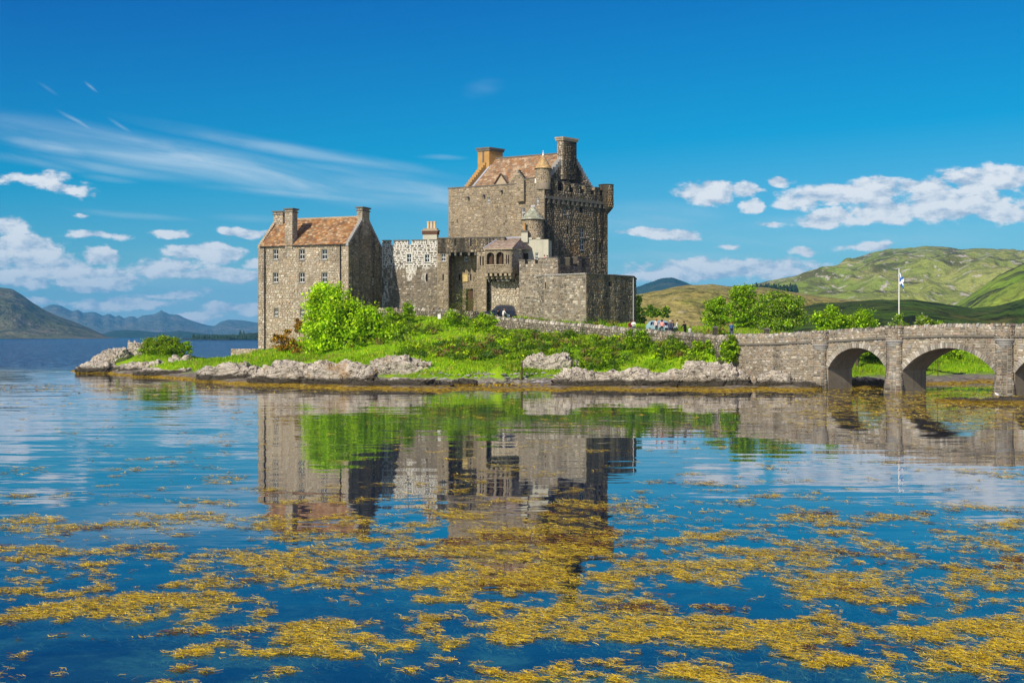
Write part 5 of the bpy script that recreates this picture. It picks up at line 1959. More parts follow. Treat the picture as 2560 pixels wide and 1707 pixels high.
mt_ = MB()
N = int(acc[-1] / 1.0)
for i in range(N):
    a, b = acc[-1] * i / N, acc[-1] * (i + 1) / N
    for d0, d1 in ((0, .5),):
        mt_.face([wmap(a, -2.6, 0), wmap(b, -2.6, 0), wmap(b, 0, 0), wmap(a, 0, 0)])
        mt_.face([wmap(b, -2.6, .5), wmap(a, -2.6, .5), wmap(a, 0, .5), wmap(b, 0, .5)])
        mt_.face([wmap(a, 0, 0), wmap(b, 0, 0), wmap(b, 0, .5), wmap(a, 0, .5)])
mt_.build('core', MAT['mortar_dark'], bw)
st = facing(wmap, fixed(0.02, acc[-1] - .02), -1.9, -.02, PAL_GREY, R, hh=(.16, .28), ww=(.2, .55), gap=.03)
put_stones(st, MAT['stone'], bw, 0)
cope_row(bw, wpos, acc[-1], .29, R, PAL_GREY + [(.42, .40, .35)], .55, .34)


# ------------------------------------------------------------------ shore rocks
def rock_material():
    m = bpy.data.materials.new('lichened shore rock')
    m.use_nodes = True
    g = NT(m.node_tree)
    co = g.n('ShaderNodeTexCoord').outputs['Object']
    geo = g.n('ShaderNodeNewGeometry')
    z = g.xyz(geo.outputs['Position'])[2]
    n1 = g.noise(co, .8, 6, .65)
    n2 = g.noise(co, 3.5, 6, .7)
    n3 = g.noise(g.v('MULTIPLY', co, (1.2, 1.2, 5.0)), 1.0, 5, .65, 1.0)
    c = g.mix(g.step(n1, .26, .54), (.26, .225, .175), (.58, .52, .43))
    c = g.mix(g.m('MULTIPLY', g.step(n3, .50, .70), .75), c, (.13, .11, .085))
    c = g.mix(g.m('MULTIPLY', g.step(n2, .52, .72), .7), c, (.78, .72, .60))
    c = g.mix(g.m('MULTIPLY', g.step(g.noise(g.v('ADD', co, (9, 3, 1)), .5, 4, .6), .60, .70), .6), c, (.36, .20, .05))
    ck = g.m('ABSOLUTE', g.m('SUBTRACT', g.noise(g.v('MULTIPLY', co, (1.0, 1.0, 1.6)), .9, 3, .55, .8), .5))
    c = g.mix(g.m('MULTIPLY', g.step(ck, .028, .006), .85), c, (.045, .038, .03))
    zz = g.m('ADD', z, g.m('MULTIPLY_ADD', n1, 1.0, -.5))
    c = g.mix(g.m('MULTIPLY', g.step(zz, 1.10, .70), .93), c, (.040, .033, .022))
    c = g.mix(g.m('MULTIPLY', g.step(g.m('ADD', z, g.m('MULTIPLY_ADD', n2, .4, -.2)), .30, .12), .9), c, (.22, .145, .012))
    b = g.n('ShaderNodeBsdfPrincipled')
    g.put(b.inputs['Base Color'], c)
    b.inputs['Roughness'].default_value = .85
    b.inputs['Specular IOR Level'].default_value = .2
    bp = g.n('ShaderNodeBump')
    bp.inputs['Distance'].default_value = .22
    g.put(bp.inputs['Height'], g.m('ADD', n2, n3))
    g.put(b.inputs['Normal'], bp.outputs[0])
    o = g.n('ShaderNodeOutputMaterial')
    g.t.links.new(b.outputs[0], o.inputs[0])
    return m


MAT['rock'] = rock_material()


def rock(px0, px1, top, D, label, seed, depth=.6, lean=0.0, base=-.9, n=(90, 40), sharp=1.0, group=None, boxy=.5):
    cx, w = wx((px0 + px1) / 2, D), (px1 - px0) / 2 / F * D
    dp = max(1.2, w * depth)
    zt = wz(top, D)
    h = zt - base
    u, v = np.meshgrid(np.linspace(0, 2 * np.pi, n[0], endpoint=False), np.linspace(0.02, np.pi * .5, n[1]))
    x, y, z = np.cos(u) * np.sin(v), np.sin(u) * np.sin(v), np.cos(v)
    pw = boxy
    x, y = np.sign(x) * np.abs(x) ** pw, np.sign(y) * np.abs(y) ** pw
    X, Y, Z = x * w, y * dp, z ** (boxy + .05) * h
    k = .55
    big = fbm(X * .28 + seed * 7, Y * .28, Z * .35, 3, seed) - .5
    rid = np.abs(fbm(X * k + seed, Y * k + Z * .6, Z * 1.2, 4, seed + 3) - .5)
    cr = np.abs(fbm(X * 1.5 + Y * .8, Z * 2.6 + X * .5, Y * 1.2, 3, seed + 8) - .5)
    sc_ = 1.08 + big * .9 + (.12 - rid) * 1.5 * sharp * .6
    X, Y = X * sc_, Y * sc_
    Z = Z * (1 + big * .55 + (.12 - rid) * .9 * sharp) - np.clip(.09 - cr, 0, .09) * 4.2
    s_ = X * .55 + Z * 1.5 + Y * .35 + (fbm(X * .5, Y * .5, Z * .5, 3, seed + 30) - .5) * 2.2
    fis = np.abs(np.mod(s_ * .9, 1) - .5)
    cut_ = np.clip(.16 - fis, 0, .16) / .16
    X = X * (1 - cut_ * .10)
    Y = Y * (1 - cut_ * .14)
    Z = Z - cut_ * .22 - np.abs(fbm(X * 2.4, Y * 2.4, Z * 2.4, 3, seed + 40) - .5) * .5
    Z += lean * X
    Xc, Yc = cx + X, D + dp * .45 + Y
    Zc = base + Z
    V = np.stack([Xc, Yc, Zc], -1).reshape(-1, 3)
    nu, nv = n
    Q = []
    for j in range(nv - 1):
        for i in range(nu):
            a, b = j * nu + i, j * nu + (i + 1) % nu
            Q.append((a, a + nu, b + nu, b))
    V = np.vstack([V, [[V[:nu, 0].mean(), V[:nu, 1].mean(), V[:nu, 2].mean()]]])
    ci = len(V) - 1
    for i in range(nu):
        Q.append((ci, i, (i + 1) % nu, (i + 1) % nu))
    me = bpy.data.meshes.new('shore_rock')
    me.from_pydata(V.tolist(), [], [tuple(q) if q[2] != q[3] else q[:3] for q in Q])
    me.update()
    o = link('shore_rock', me, MAT['rock'])
    return tag(o, label, 'rock', group)


ROCKS = [(205, 332, 872, 187, 'great domed pale rock at the left tip of the island', .7), (312, 364, 864, 189, 'small grey rock wedged between the domed rock and the grassy knoll', .8),
         (300, 402, 902, 178, 'broken pale rock slab below the grassy knoll', .5), (192, 300, 908, 183, 'low dark wet rock apron at the far left waterline', .5),
         (335, 485, 922, 170, 'low dark wet rock ledge below the knoll, ending at green turf', .35), (425, 474, 890, 182, 'small flat pale rock in the turf right of the grassy knoll', .4),
         (490, 652, 909, 153, 'brown and pale slanting rock ledge in front of the house', .4), (585, 625, 898, 158, 'small pale rock lump above the slanting ledge', .6),
         (640, 800, 911, 145, 'long pale rock ledge below the light green tree', .35), (770, 930, 910, 141, 'long pale fissured rock ledge right of the light green tree', .35),
         (905, 1085, 901, 144, 'broad pale dome rock left of the stony beach', .5), (885, 1115, 947, 137, 'low dark weedy rock shelf in front of the broad dome rock', .3),
         (1308, 1436, 898, 143, 'bright white rock hump right of the wooden stake', .55), (1400, 1600, 923, 138, 'long pale topped dark rock beside the white hump', .4),
         (1580, 1728, 932, 135.5, 'low dark rounded rock left of the big boulders', .45), (1645, 1718, 915, 142, 'pale rock slab set back behind the low dark rock', .5),
         (1708, 1842, 907, 138, 'biggest pale fissured boulder on the right shore', .55), (1812, 1872, 917, 136, 'steep striped boulder right of the biggest boulder', .7),
         (1796, 1892, 950, 131, 'low black wet rock at the waterline before the big boulders', .45), (1862, 1920, 924, 137, 'small pale boulder left of the bridge abutment', .7),
         (1900, 1995, 927, 132, 'rounded grey boulder at the foot of the bridge', .6), (1982, 2056, 950, 127, 'dark weedy rock against the first bridge pier', .5),
         (2075, 2215, 947, 131, 'dark heap of rock under the first arch', .25), (2370, 2650, 996, 101, 'flat weed covered rock islet at the right edge of the water', .45),
         (1130, 1200, 949, 136.5, 'low stony lump at the edge of the pebble beach', .4), (1240, 1325, 944, 138, 'low grey stones left of the white rock hump', .4)]
EDGE = ('apron', 'ledge', 'shelf', 'waterline', 'long pale topped', 'low dark rounded', 'biggest', 'steep striped', 'rounded grey', 'first bridge pier')
for i, (a, b, t, D, lab, dep) in enumerate(ROCKS):
    if any(k in lab for k in EDGE):
        sp = float(np.interp((a + b) / 2, [q[0] for q in SHORE0], [q[1] for q in SHORE0]))
        D = min(D, shore_D(sp) + 2.2) if 'abov' not in lab else D
    tip = 'left tip' in lab
    rock(a + (8 if tip else 0), b, t + (4 if tip else 0), D, lab, 20 + i * 3, dep, base=-.7 if D < 160 or t > 900 else -.2, sharp=1.3, boxy=.85 if tip else .5, lean=.16 if tip else 0.0)

# pebbles on the little beach
V, Q, C = [], [], []
ico = [(0, 0, 1), (1, 0, .1), (0, 1, .1), (-1, 0, .1), (0, -1, .1), (.7, .7, -.3)]
for i in range(2600):
    px, py = R.gauss(1215, 75), R.uniform(930, 966)
    if R.random() < .35:
        px, py = R.uniform(1080, 1400), R.uniform(958, 969)
    if R.random() < .12:
        px, py = R.gauss(1290, 30), R.uniform(945, 960)
    D = shore_D(min(py, 969)) * R.uniform(1.0, 1.01)
    x = wx(px, D)
    z = ground(x, D) if False else None
    V.append((x, D))
P_ = np.array(V)
Zp = ground_np(P_[:, 0], P_[:, 1])
V = []
for i in range(len(P_)):
    if Zp[i] > 1.3:
        continue
    r = abs(R.gauss(.10, .08)) + .05
    an = R.uniform(0, 6.28)
    b = len(V)
    for (a, bb, c) in ((0, 0, .8), (1, 0, 0), (.3, .9, 0), (-.8, .6, 0), (-.8, -.6, 0), (.3, -.9, 0)):
        V.append((P_[i, 0] + r * 1.3 * (a * math.cos(an) - bb * math.sin(an)), P_[i, 1] + r * (a * math.sin(an) + bb * math.cos(an)), Zp[i] + c * r * .7 - .01))
    k = R.uniform(.18, .5) * (.4 if Zp[i] < .35 else 1)
    for j in range(5):
        Q.append((b, b + 1 + j, b + 1 + (j + 1) % 5))
        C.append((k, k * .95, k * .87))
tag(link('pebbles', np_mesh('pebbles', np.array(V), Q, C), MAT['stone'], None, 'stuff'), 'loose grey pebbles on the little beach', 'pebbles')


# ------------------------------------------------------------------ foliage
def leaf_cloud(pts, size, cols, up=.35, rs=None, long=1.5):
    """one small quad per point, random tilt; returns V, Q, C"""
    rs = rs or rng
    n = len(pts)
    nrm = rs.normal(size=(n, 3)) + np.array([0, 0, up * 2])
    nrm /= np.linalg.norm(nrm, axis=1)[:, None]
    t = np.cross(nrm, rs.normal(size=(n, 3)))
    t /= np.linalg.norm(t, axis=1)[:, None] + 1e-9
    b = np.cross(nrm, t)
    s = size * rs.uniform(.6, 1.3, n)[:, None]
    V = np.stack([pts - t * s * long * .5, pts - b * s * .5 + t * s * .1, pts + t * s * long * .5, pts + b * s * .5 + t * s * .1], 1).reshape(-1, 3)
    Q = np.arange(n * 4).reshape(n, 4)
    ci = rs.integers(0, len(cols), n)
    C = np.array(cols)[ci] * rs.uniform(.7, 1.3, n)[:, None]
    return V, Q, C


GREEN_BRIGHT = [(.36, .58, .004), (.44, .64, .006), (.27, .48, .003), (.50, .66, .01), (.20, .38, .003)]
GREEN_MID = [(.20, .36, .006), (.27, .44, .008), (.14, .27, .005), (.35, .50, .012), (.09, .19, .004)]
GREEN_DARK = [(.045, .10, .008), (.065, .135, .010), (.03, .075, .006), (.09, .17, .012)]
GREEN_FLOWER = GREEN_MID + [(.17, .24, .03), (.34, .36, .16)]
GORSE = [(.30, .15, .010), (.38, .20, .010), (.20, .105, .010), (.10, .09, .012), (.46, .26, .012)]


def crown_points(c, r, clumps, per, spread, rs, hollow=.35, flat=0.0):
    """leaves gathered in clumps through the crown's volume, with gaps between them"""
    out, tone = [], []
    c, r = np.array(c), np.array(r)
    for k in range(clumps):
        while True:
            q = rs.uniform(-1, 1, 3)
            d = np.linalg.norm(q)
            if d < 1 and d > hollow * rs.uniform(0, 1) and q[2] > -1 + flat:
                break
        wob = 1 + .22 * math.sin(q[0] * 5 + k * .01) * math.cos(q[2] * 4 + 1)
        cc = c + q * r * wob
        sp = spread * rs.uniform(.6, 1.3)
        m = int(per * rs.uniform(.5, 1.4))
        p = rs.normal(size=(m, 3)) * np.array([sp, sp, sp * .6])
        out.append(cc + p)
        tone.append(np.full(m, rs.uniform(.55, 1.6)))
    return np.vstack(out), np.concatenate(tone)


def bush(name, label, cat, px0, px1, top, bot, D, cols, leaf=.2, clumps=60, per=40, mat='leaf', depth=.8, group=None, seed=0, trunk=True, lobes=None, spread=None, z_base=None):
    """tree or bush standing at depth D, filling the photo box px0..px1 x top..bot"""
    rs = np.random.default_rng(100 + seed)
    rd = random.Random(100 + seed)
    cx = wx((px0 + px1) / 2, D)
    w = (px1 - px0) / 2 / F * D * 1.12
    z1, z0 = wz(top, D), wz(bot, D)
    z1 += (z1 - z0) * .04
    g0 = ground(cx, D) if z_base is None else z_base
    t = thing(name, label, cat, (cx, D, g0), group)
    h = (z1 - z0)
    parts = []
    lob = lobes or ([(0, .45, .40, .80, .55), (0, .2, .22, .85, .35)] + [(rd.uniform(-.6, .6), rd.uniform(.35, .72), rd.uniform(.22, .34), rd.uniform(.30, .46), .2) for _ in range(3)]
                    + [(rd.uniform(-.35, .35), .84, .18, rd.uniform(.22, .36), .14)])          # x offset, z centre (0..1), half height, half width, share
    for (ox, oz, hh_, hw_, sh) in lob:
        c = (cx + ox * w, D, z0 + oz * h)
        parts.append(crown_points(c, (w * hw_ * .9, w * hw_ * depth, h * hh_ * .92), max(3, int(clumps * sh)), per, spread or max(.16, w * .10), rs))
    P = np.vstack([q[0] for q in parts])
    V, Q, C = leaf_cloud(P, leaf, cols, .3, rs)
    C = C * np.concatenate([q[1] for q in parts])[:, None]
    # each clump's leaves carry their own random tone
    link('crown' if trunk else 'foliage', np_mesh('crown', V, Q, C), MAT[mat], t)
    if trunk:
        m_ = MB()
        n = 5 if w > 1.5 else 3
        hub = Vector((cx, D, g0 + (z0 + h * .25 - g0) * .8 if z0 > g0 else g0 + h * .15))
        r0 = max(.05, w * .055)
        m_.tube([(cx + .05, D, g0 - .3), tuple(hub.lerp(Vector((cx, D, g0)), .5)), tuple(hub)], [r0 * 1.25, r0, r0 * .85], 7)
        for k in range(n):
            tgt = P[rd.randrange(len(P))]
            tgt = Vector((float(tgt[0]), float(tgt[1]), float(tgt[2])))
            md = hub.lerp(tgt, .5) + Vector((rd.uniform(-.1, .1) * w, rd.uniform(-.1, .1) * w, .08 * h))
            m_.tube([tuple(hub), tuple(md), tuple(tgt)], [r0 * .7, r0 * .42, r0 * .12], 5)
            for q in range(3):
                tg = P[rd.randrange(len(P))]
                tg = md.lerp(Vector((float(tg[0]), float(tg[1]), float(tg[2]))), .55)
                m_.tube([tuple(md), tuple(tg)], [r0 * .3, r0 * .06], 4)
        m_.build('trunk', MAT['bark'], t)
    return t


bush('sycamore_tree', 'spreading bright lime green tree in front of the tall pale house', 'tree', 742, 985, 718, 895, 166, GREEN_BRIGHT, .25, 150, 66, seed=1, depth=.7,
     lobes=[(-.30, .66, .36, .42, .85), (-.45, .34, .34, .34, .5), (.10, .52, .32, .42, .7), (.42, .46, .22, .38, .5), (-.05, .22, .22, .5, .5), (.72, .36, .14, .28, .22), (-.40, .88, .14, .20, .15)], spread=.5)
bush('gorse_bush', 'orange flowering gorse bush at the foot of the pale house', 'bush', 678, 742, 828, 880, 176, GORSE, .16, 40, 40, 'flower', seed=2)
bush('gorse_bush', 'small upright orange gorse bush against the house wall left of the lime tree', 'bush', 735, 762, 797, 832, 178, GORSE, .15, 22, 40, 'flower', seed=3)
bush('gorse_bush', 'orange gorse clump tucked under the left of the lime green tree', 'bush', 722, 758, 846, 884, 172, GORSE, .15, 20, 40, 'flower', seed=4)
bush('knoll_bush', 'dense green bush on the left slope of the rocky knoll', 'bush', 345, 420, 846, 884, 188, GREEN_MID + GORSE[3:4] + [(.2, .17, .02)], .17, 60, 45, seed=5, depth=.9)
bush('knoll_bush', 'tallest dense green bush crowning the rocky knoll', 'bush', 375, 462, 840, 886, 187, GREEN_MID + [(.2, .19, .02)], .17, 70, 45, seed=6, depth=.9)
bush('knoll_bush', 'ragged green shrub leaning out at the right of the knoll', 'bush', 440, 484, 852, 886, 187, GREEN_MID, .16, 34, 40, seed=7)
bush('wall_shrub', 'tall narrow green shrub before the boundary wall under the curtain wall', 'shrub', 1004, 1038, 752, 815, 176, GREEN_MID, .17, 36, 40, seed=8)
bush('wall_shrub', 'mid green shrub left of the tall narrow shrub at the boundary wall', 'shrub', 955, 1010, 770, 825, 176, GREEN_MID + GREEN_BRIGHT[:1], .17, 44, 40, seed=9)
bush('thorn_tree', 'half bare thorn tree in front of the gatehouse door', 'tree', 1120, 1186, 716, 812, 175.5, [(.11, .12, .03), (.15, .15, .04), (.07, .08, .025)], .12, 46, 22, seed=10, spread=.35)
bush('wall_shrub', 'olive green shrub at the foot of the thorn tree', 'shrub', 1095, 1180, 775, 826, 172, GREEN_MID, .16, 50, 36, seed=11)
bush('round_bush', 'round yellow green bush below the dark parked car', 'bush', 1172, 1248, 780, 838, 168, GREEN_BRIGHT[2:] + GREEN_MID[:3] + [(.22, .24, .02)], .16, 70, 46, seed=12)
bush('bank_bush', 'dark leafy bush rising against the boundary wall in the middle of the bank', 'bush', 1563, 1648, 822, 905, 147, GREEN_MID + GREEN_DARK[:1], .17, 80, 46, seed=13)
bush('bank_bush', 'low dark bush right of the tall bank bush', 'bush', 1640, 1730, 850, 905, 144, GREEN_MID + GREEN_DARK, .16, 60, 40, seed=14)
bush('bank_bush', 'bright bramble bush on the bank short of the bridge', 'bush', 1715, 1800, 852, 905, 141, GREEN_BRIGHT[2:] + GREEN_MID, .16, 55, 40, seed=15)
bush('abutment_shrub', 'upright green shrub hiding the corner where wall meets bridge', 'shrub', 1800, 1852, 838, 908, 135.5, GREEN_MID, .16, 50, 40, seed=16)
bush('dark_tree', 'dark evergreen tree just right of the drum bastion', 'tree', 1574, 1618, 738, 822, 196, GREEN_DARK, .2, 60, 46, seed=17, z_base=5.8)
bush('lawn_tree', 'left smaller round tree of the clump on the lawn', 'tree', 1746, 1830, 742, 822, 188, GREEN_MID, .21, 80, 52, seed=18, z_base=5.9)
bush('lawn_tree', 'tallest tree in the middle of the clump on the lawn', 'tree', 1816, 1902, 714, 822, 186, GREEN_MID + GREEN_BRIGHT[2:3], .21, 110, 52, seed=19, z_base=5.9, lobes=[(0, .72, .28, .7, .6), (-.2, .4, .34, .85, .5), (.35, .45, .3, .6, .4), (0, .15, .18, .9, .4)])
bush('lawn_tree', 'broad flowering tree at the right of the clump on the lawn', 'tree', 1888, 2012, 728, 830, 184, GREEN_FLOWER, .21, 130, 52, seed=20, z_base=5.6, lobes=[(.15, .68, .32, .68, .6), (-.5, .55, .4, .5, .45), (.55, .4, .34, .45, .4), (0, .22, .22, .9, .5)])
bush('bridge_bush', 'large round flowering bush behind the bridge parapet left of the flagpole', 'bush', 2030, 2112, 766, 838, 152, GREEN_BRIGHT[2:] + GREEN_MID, .18, 80, 46, seed=21)
bush('bridge_bush', 'broad bush behind the bridge between the large bush and the flagpole', 'bush', 2090, 2194, 778, 838, 153, GREEN_MID + GREEN_BRIGHT[2:3], .18, 90, 46, seed=22)
bush('bridge_bush', 'white flowered bush peeping over the bridge just left of the flagpole foot', 'bush', 2222, 2278, 792, 838, 148, GREEN_FLOWER + [(.5, .5, .35)], .16, 50, 40, seed=23)
bush('bridge_bush', 'white flowered bush peeping over the bridge right of the flagpole', 'bush', 2278, 2328, 786, 838, 148, GREEN_FLOWER + [(.5, .5, .35)], .16, 50, 40, seed=24)
bush('bridge_bush', 'smallest leafy top showing over the bridge, rightmost', 'bush', 2328, 2360, 801, 838, 148, GREEN_MID, .15, 24, 40, seed=25)
bush('arch_bush', 'dark leafy bush seen through the first arch', 'bush', 2150, 2222, 862, 912, 158, GREEN_MID + GREEN_DARK, .17, 60, 40, seed=26)
bush('arch_bush', 'bright green bush seen through the second arch', 'bush', 2350, 2432, 868, 915, 166, GREEN_BRIGHT[2:] + GREEN_MID, .17, 60, 40, seed=27)
bush('moor_bush', 'far green thicket on the moor beside the dark evergreen', 'bush', 1612, 1652, 765, 795, 300, GREEN_DARK + GREEN_MID, .3, 40, 30, seed=28, z_base=9, trunk=False)
bush('moor_bush', 'smaller far green thicket on the moor right of the other', 'bush', 1646, 1676, 768, 794, 305, GREEN_DARK + GREEN_MID, .3, 34, 30, seed=29, z_base=9, trunk=False)

# bracken and rank growth on the bank
pts, cols = [], []
rs = np.random.default_rng(44)
for (px0, px1, py0, py1, n, D0, D1) in [(1005, 1180, 868, 900, 34, 156, 147), (1150, 1300, 850, 900, 34, 158, 147), (1270, 1420, 852, 895, 34, 157, 147), (1400, 1580, 850, 895, 36, 154, 144), (1700, 1830, 870, 915, 20, 142, 138), (1440, 1540, 895, 915, 10, 143, 141), (1000, 1100, 800, 850, 14, 172, 162), (1600, 1820, 848, 880, 26, 148, 142), (1250, 1560, 826, 850, 22, 165, 155), (880, 1010, 805, 870, 18, 174, 160)]:
    for k in range(int(n * 1.7)):
        px = rs.uniform(px0, px1)
        f = rs.uniform(0, 1)
        D = D0 + (D1 - D0) * f
        x = wx(px, D)
        z = ground(x, D)
        r = rs.uniform(.35, .8)
        m = int(110 * r)
        q = rs.normal(size=(m, 3)) * np.array([r * .55, r * .5, r * .34]) + np.array([x, D, z + r * .5])
        pts.append(q)
        base = np.array([GREEN_BRIGHT, GREEN_MID][int(rs.random() < .55)][rs.integers(0, 5)]) * rs.uniform(.45, 1.2)
        u_ = rs.random()
        if u_ < .14:
            base = np.array((.22, .14, .05))
        elif u_ < .45:
            base = np.array(GREEN_DARK[rs.integers(0, 4)]) * 1.3
        cols.append(np.repeat(base[None], m, 0))
P_ = np.vstack(pts)
V, Q, C = leaf_cloud(P_, .18, [(1, 1, 1)], .4, rs, 2.4)
C = np.vstack(cols) * rs.uniform(.65, 1.3, len(P_))[:, None]
tag(link('bracken', np_mesh('bracken', V, Q, C), MAT['leaf'], None, 'stuff'), 'bracken and rank weeds covering the island bank', 'bracken')

# grass blades over the turf
n = 170000
px = rs.uniform(330, 2950, n)
D = rs.uniform(132, 192, n)
x = (px - CX) / F * D
z = ground_np(x, D)
lowb = .95 + (fbm(x * .4, D * .4, oct=3, seed=77) - .5) * .8
ok = (z > lowb) & (z < 9.5)
x, D, z = x[ok], D[ok], z[ok]
n = len(x)
hgt = rs.uniform(.06, .32, n) * np.clip(-.6 + 3.4 * fbm(x * .5, D * .5, oct=3, seed=12), .3, 2.4)
an = rs.uniform(0, np.pi, n)
wd = rs.uniform(.035, .09, n)
lx, ly = rs.normal(0, .10, n), rs.normal(0, .10, n)
V = np.stack([np.stack([x - np.cos(an) * wd, D - np.sin(an) * wd, z - .03], 1), np.stack([x + np.cos(an) * wd, D + np.sin(an) * wd, z - .03], 1), np.stack([x + lx, D + ly, z + hgt], 1)], 1).reshape(-1, 3)
Q = np.arange(n * 3).reshape(n, 3)
pal = np.array([(.24, .45, .004), (.17, .35, .003), (.31, .50, .006), (.40, .46, .015), (.09, .22, .003)])
big = fbm(x * .12, D * .12, oct=3, seed=5)
C = pal[rs.integers(0, 5, n)] * rs.uniform(.7, 1.2, n)[:, None] * np.clip(-.15 + 2.2 * big, .3, 1.5)[:, None]
st_ = (fbm(x * .35, D * .35, oct=3, seed=91) > .60) & (rs.random(n) < .5)
C[st_] = np.array((.40, .33, .10)) * rs.uniform(.6, 1.1, st_.sum())[:, None]
tag(link('grass', np_mesh('grass', V, Q, C), MAT['grassblade'], None, 'stuff'), 'bright green rough grass over the island', 'grass')


# ------------------------------------------------------------------ floating seaweed
def weed_density(x, y):
    """share of the surface covered by drifting wrack"""
    a = fbm(x * .58 + 3, y * .62, oct=4, seed=61)
    b = fbm(x * 1.9, y * 1.9, oct=4, seed=67)
    c = fbm(x * 4.0, y * 3.6, oct=3, seed=69)
    f = a * .40 + b * .38 + c * .22
    px, py = CX + F * x / y, HY + F * CH / y
    want = np.interp(py, [958, 968, 985, 1010, 1080, 1130, 1180, 1240, 1300, 1380, 1500, 1580, 1640, 1710, 1900], [.75, .62, .22, .14, .06, .10, .15, .26, .40, .46, .52, .56, .50, .42, .34])
    core = np.exp(-((px - 1330) / 330) ** 2 - ((py - 1370) / 90) ** 2) * .40
    right = np.clip((px - 1850) / 300, 0, 1) * np.exp(-((py - 1015) / 50) ** 2) * .72
    left = np.clip((700 - px) / 500, 0, 1) * np.exp(-((py - 1130) / 110) ** 2) * -.10
    gap1 = np.exp(-((px - 250) / 300) ** 2 - ((py - 1640) / 60) ** 2) * -.35
    w = want + core + right + left + gap1
    thr = .635 - .30 * np.clip(w, 0, 1)
    return np.clip((f - thr) / .10, 0, 1) ** 1.2


def weed(n, y0, y1, name, label, zlo, zhi, cols, blen, bw_, seed, thin=1.0, bias=1.0, shift=0.0):
    rs = np.random.default_rng(seed)
    # sample evenly over the picture's rows so that near mats stay as dense as far ones
    py0, py1 = HY + F * CH / y1, HY + F * CH / y0
    py = py0 + (py1 - py0) * rs.random(n) ** bias
    y = F * CH / (py - HY)
    x = (rs.uniform(-620, 3180, n) - CX) / F * y
    dn = weed_density(x + shift, y + shift * .3) * thin
    ok = rs.random(n) < dn
    x, y = x[ok], y[ok]
    m = len(x)
    d = dn[ok]
    an = rs.normal(0, .95, m) + np.where(rs.random(m) < .5, 0, np.pi)
    k = np.clip(y / 30, .75, 3.2)
    L = blen * rs.uniform(.5, 1.4, m) * k
    wd = bw_ * rs.uniform(.6, 1.3, m) * k * np.clip(y / 42, 1, 3.2)
    ca, sa = np.cos(an), np.sin(an)
    bend = rs.normal(0, .9, m) * L
    z0 = rs.uniform(zlo, zhi, m)
    ztip = z0 + rs.uniform(-.010, .035, m) * np.where(zhi > 0, 1, 1) * np.minimum(k, 1.6)
    if zhi <= 0:
        ztip = z0 + rs.uniform(0, .1, m)
        ztip = np.minimum(ztip, -.02)
    else:
        z0 = np.maximum(z0, .004)
        ztip = np.maximum(ztip, .006)
    pts = []
    for t in (0, .5, 1):
        cx_ = x + ca * L * (t - .5) - sa * bend * (t - .5) ** 2 * 2
        cy_ = y + sa * L * (t - .5) + ca * bend * (t - .5) ** 2 * 2
        ww = wd * (1.0 if t == .5 else .55)
        z = z0 + (ztip - z0) * t
        pts += [np.stack([cx_ - sa * ww, cy_ + ca * ww, z], 1), np.stack([cx_ + sa * ww, cy_ - ca * ww, z + .003], 1)]
    V = np.stack(pts, 1).reshape(-1, 3)
    b = np.arange(m)[:, None] * 6
    Q = np.concatenate([b + np.array([0, 1, 3, 2]), b + np.array([2, 3, 5, 4])], 1).reshape(-1, 4)
    pal = np.array(cols)
    patch = fbm(x * .35, y * .9, oct=3, seed=seed + 2)
    ci = rs.integers(0, len(pal), m)
    C = pal[ci] * rs.uniform(.6, 1.3, m)[:, None]
    red = (patch > .69) & (rs.random(m) < .55)
    C[red] = np.array([.16, .055, .02]) * rs.uniform(.5, 1.3, red.sum())[:, None]
    C = np.repeat(C, 2, 0)
    o = link(name, np_mesh(name, V, Q, C), MAT['weed'], None, 'stuff')
    return tag(o, label, 'seaweed')


MAT['weed'] = material('yellow wrack', attr=True, rough=.5, spec=.4, nscale=1.0, namp=.25, namp2=.1, transl=-.15)
WCOL = [(.72, .50, .008), (.82, .59, .012), (.58, .39, .010), (.88, .68, .06), (.24, .15, .015), (.56, .46, .12), (.40, .29, .02), (.70, .52, .015)]
weed(1450000, 14.5, 140, 'floating_seaweed', 'yellow bladder wrack drifting in mats over the loch', .004, .03, WCOL, .17, .0074, 71, .55)
weed(380000, 14.5, 48, 'sunken_seaweed', 'dull green wrack hanging just under the surface', -.22, -.02, [(.34, .28, .07), (.42, .33, .08), (.22, .20, .07)], .20, .0075, 73, .7, shift=.22)


# ------------------------------------------------------------------ people
SKEL = {}


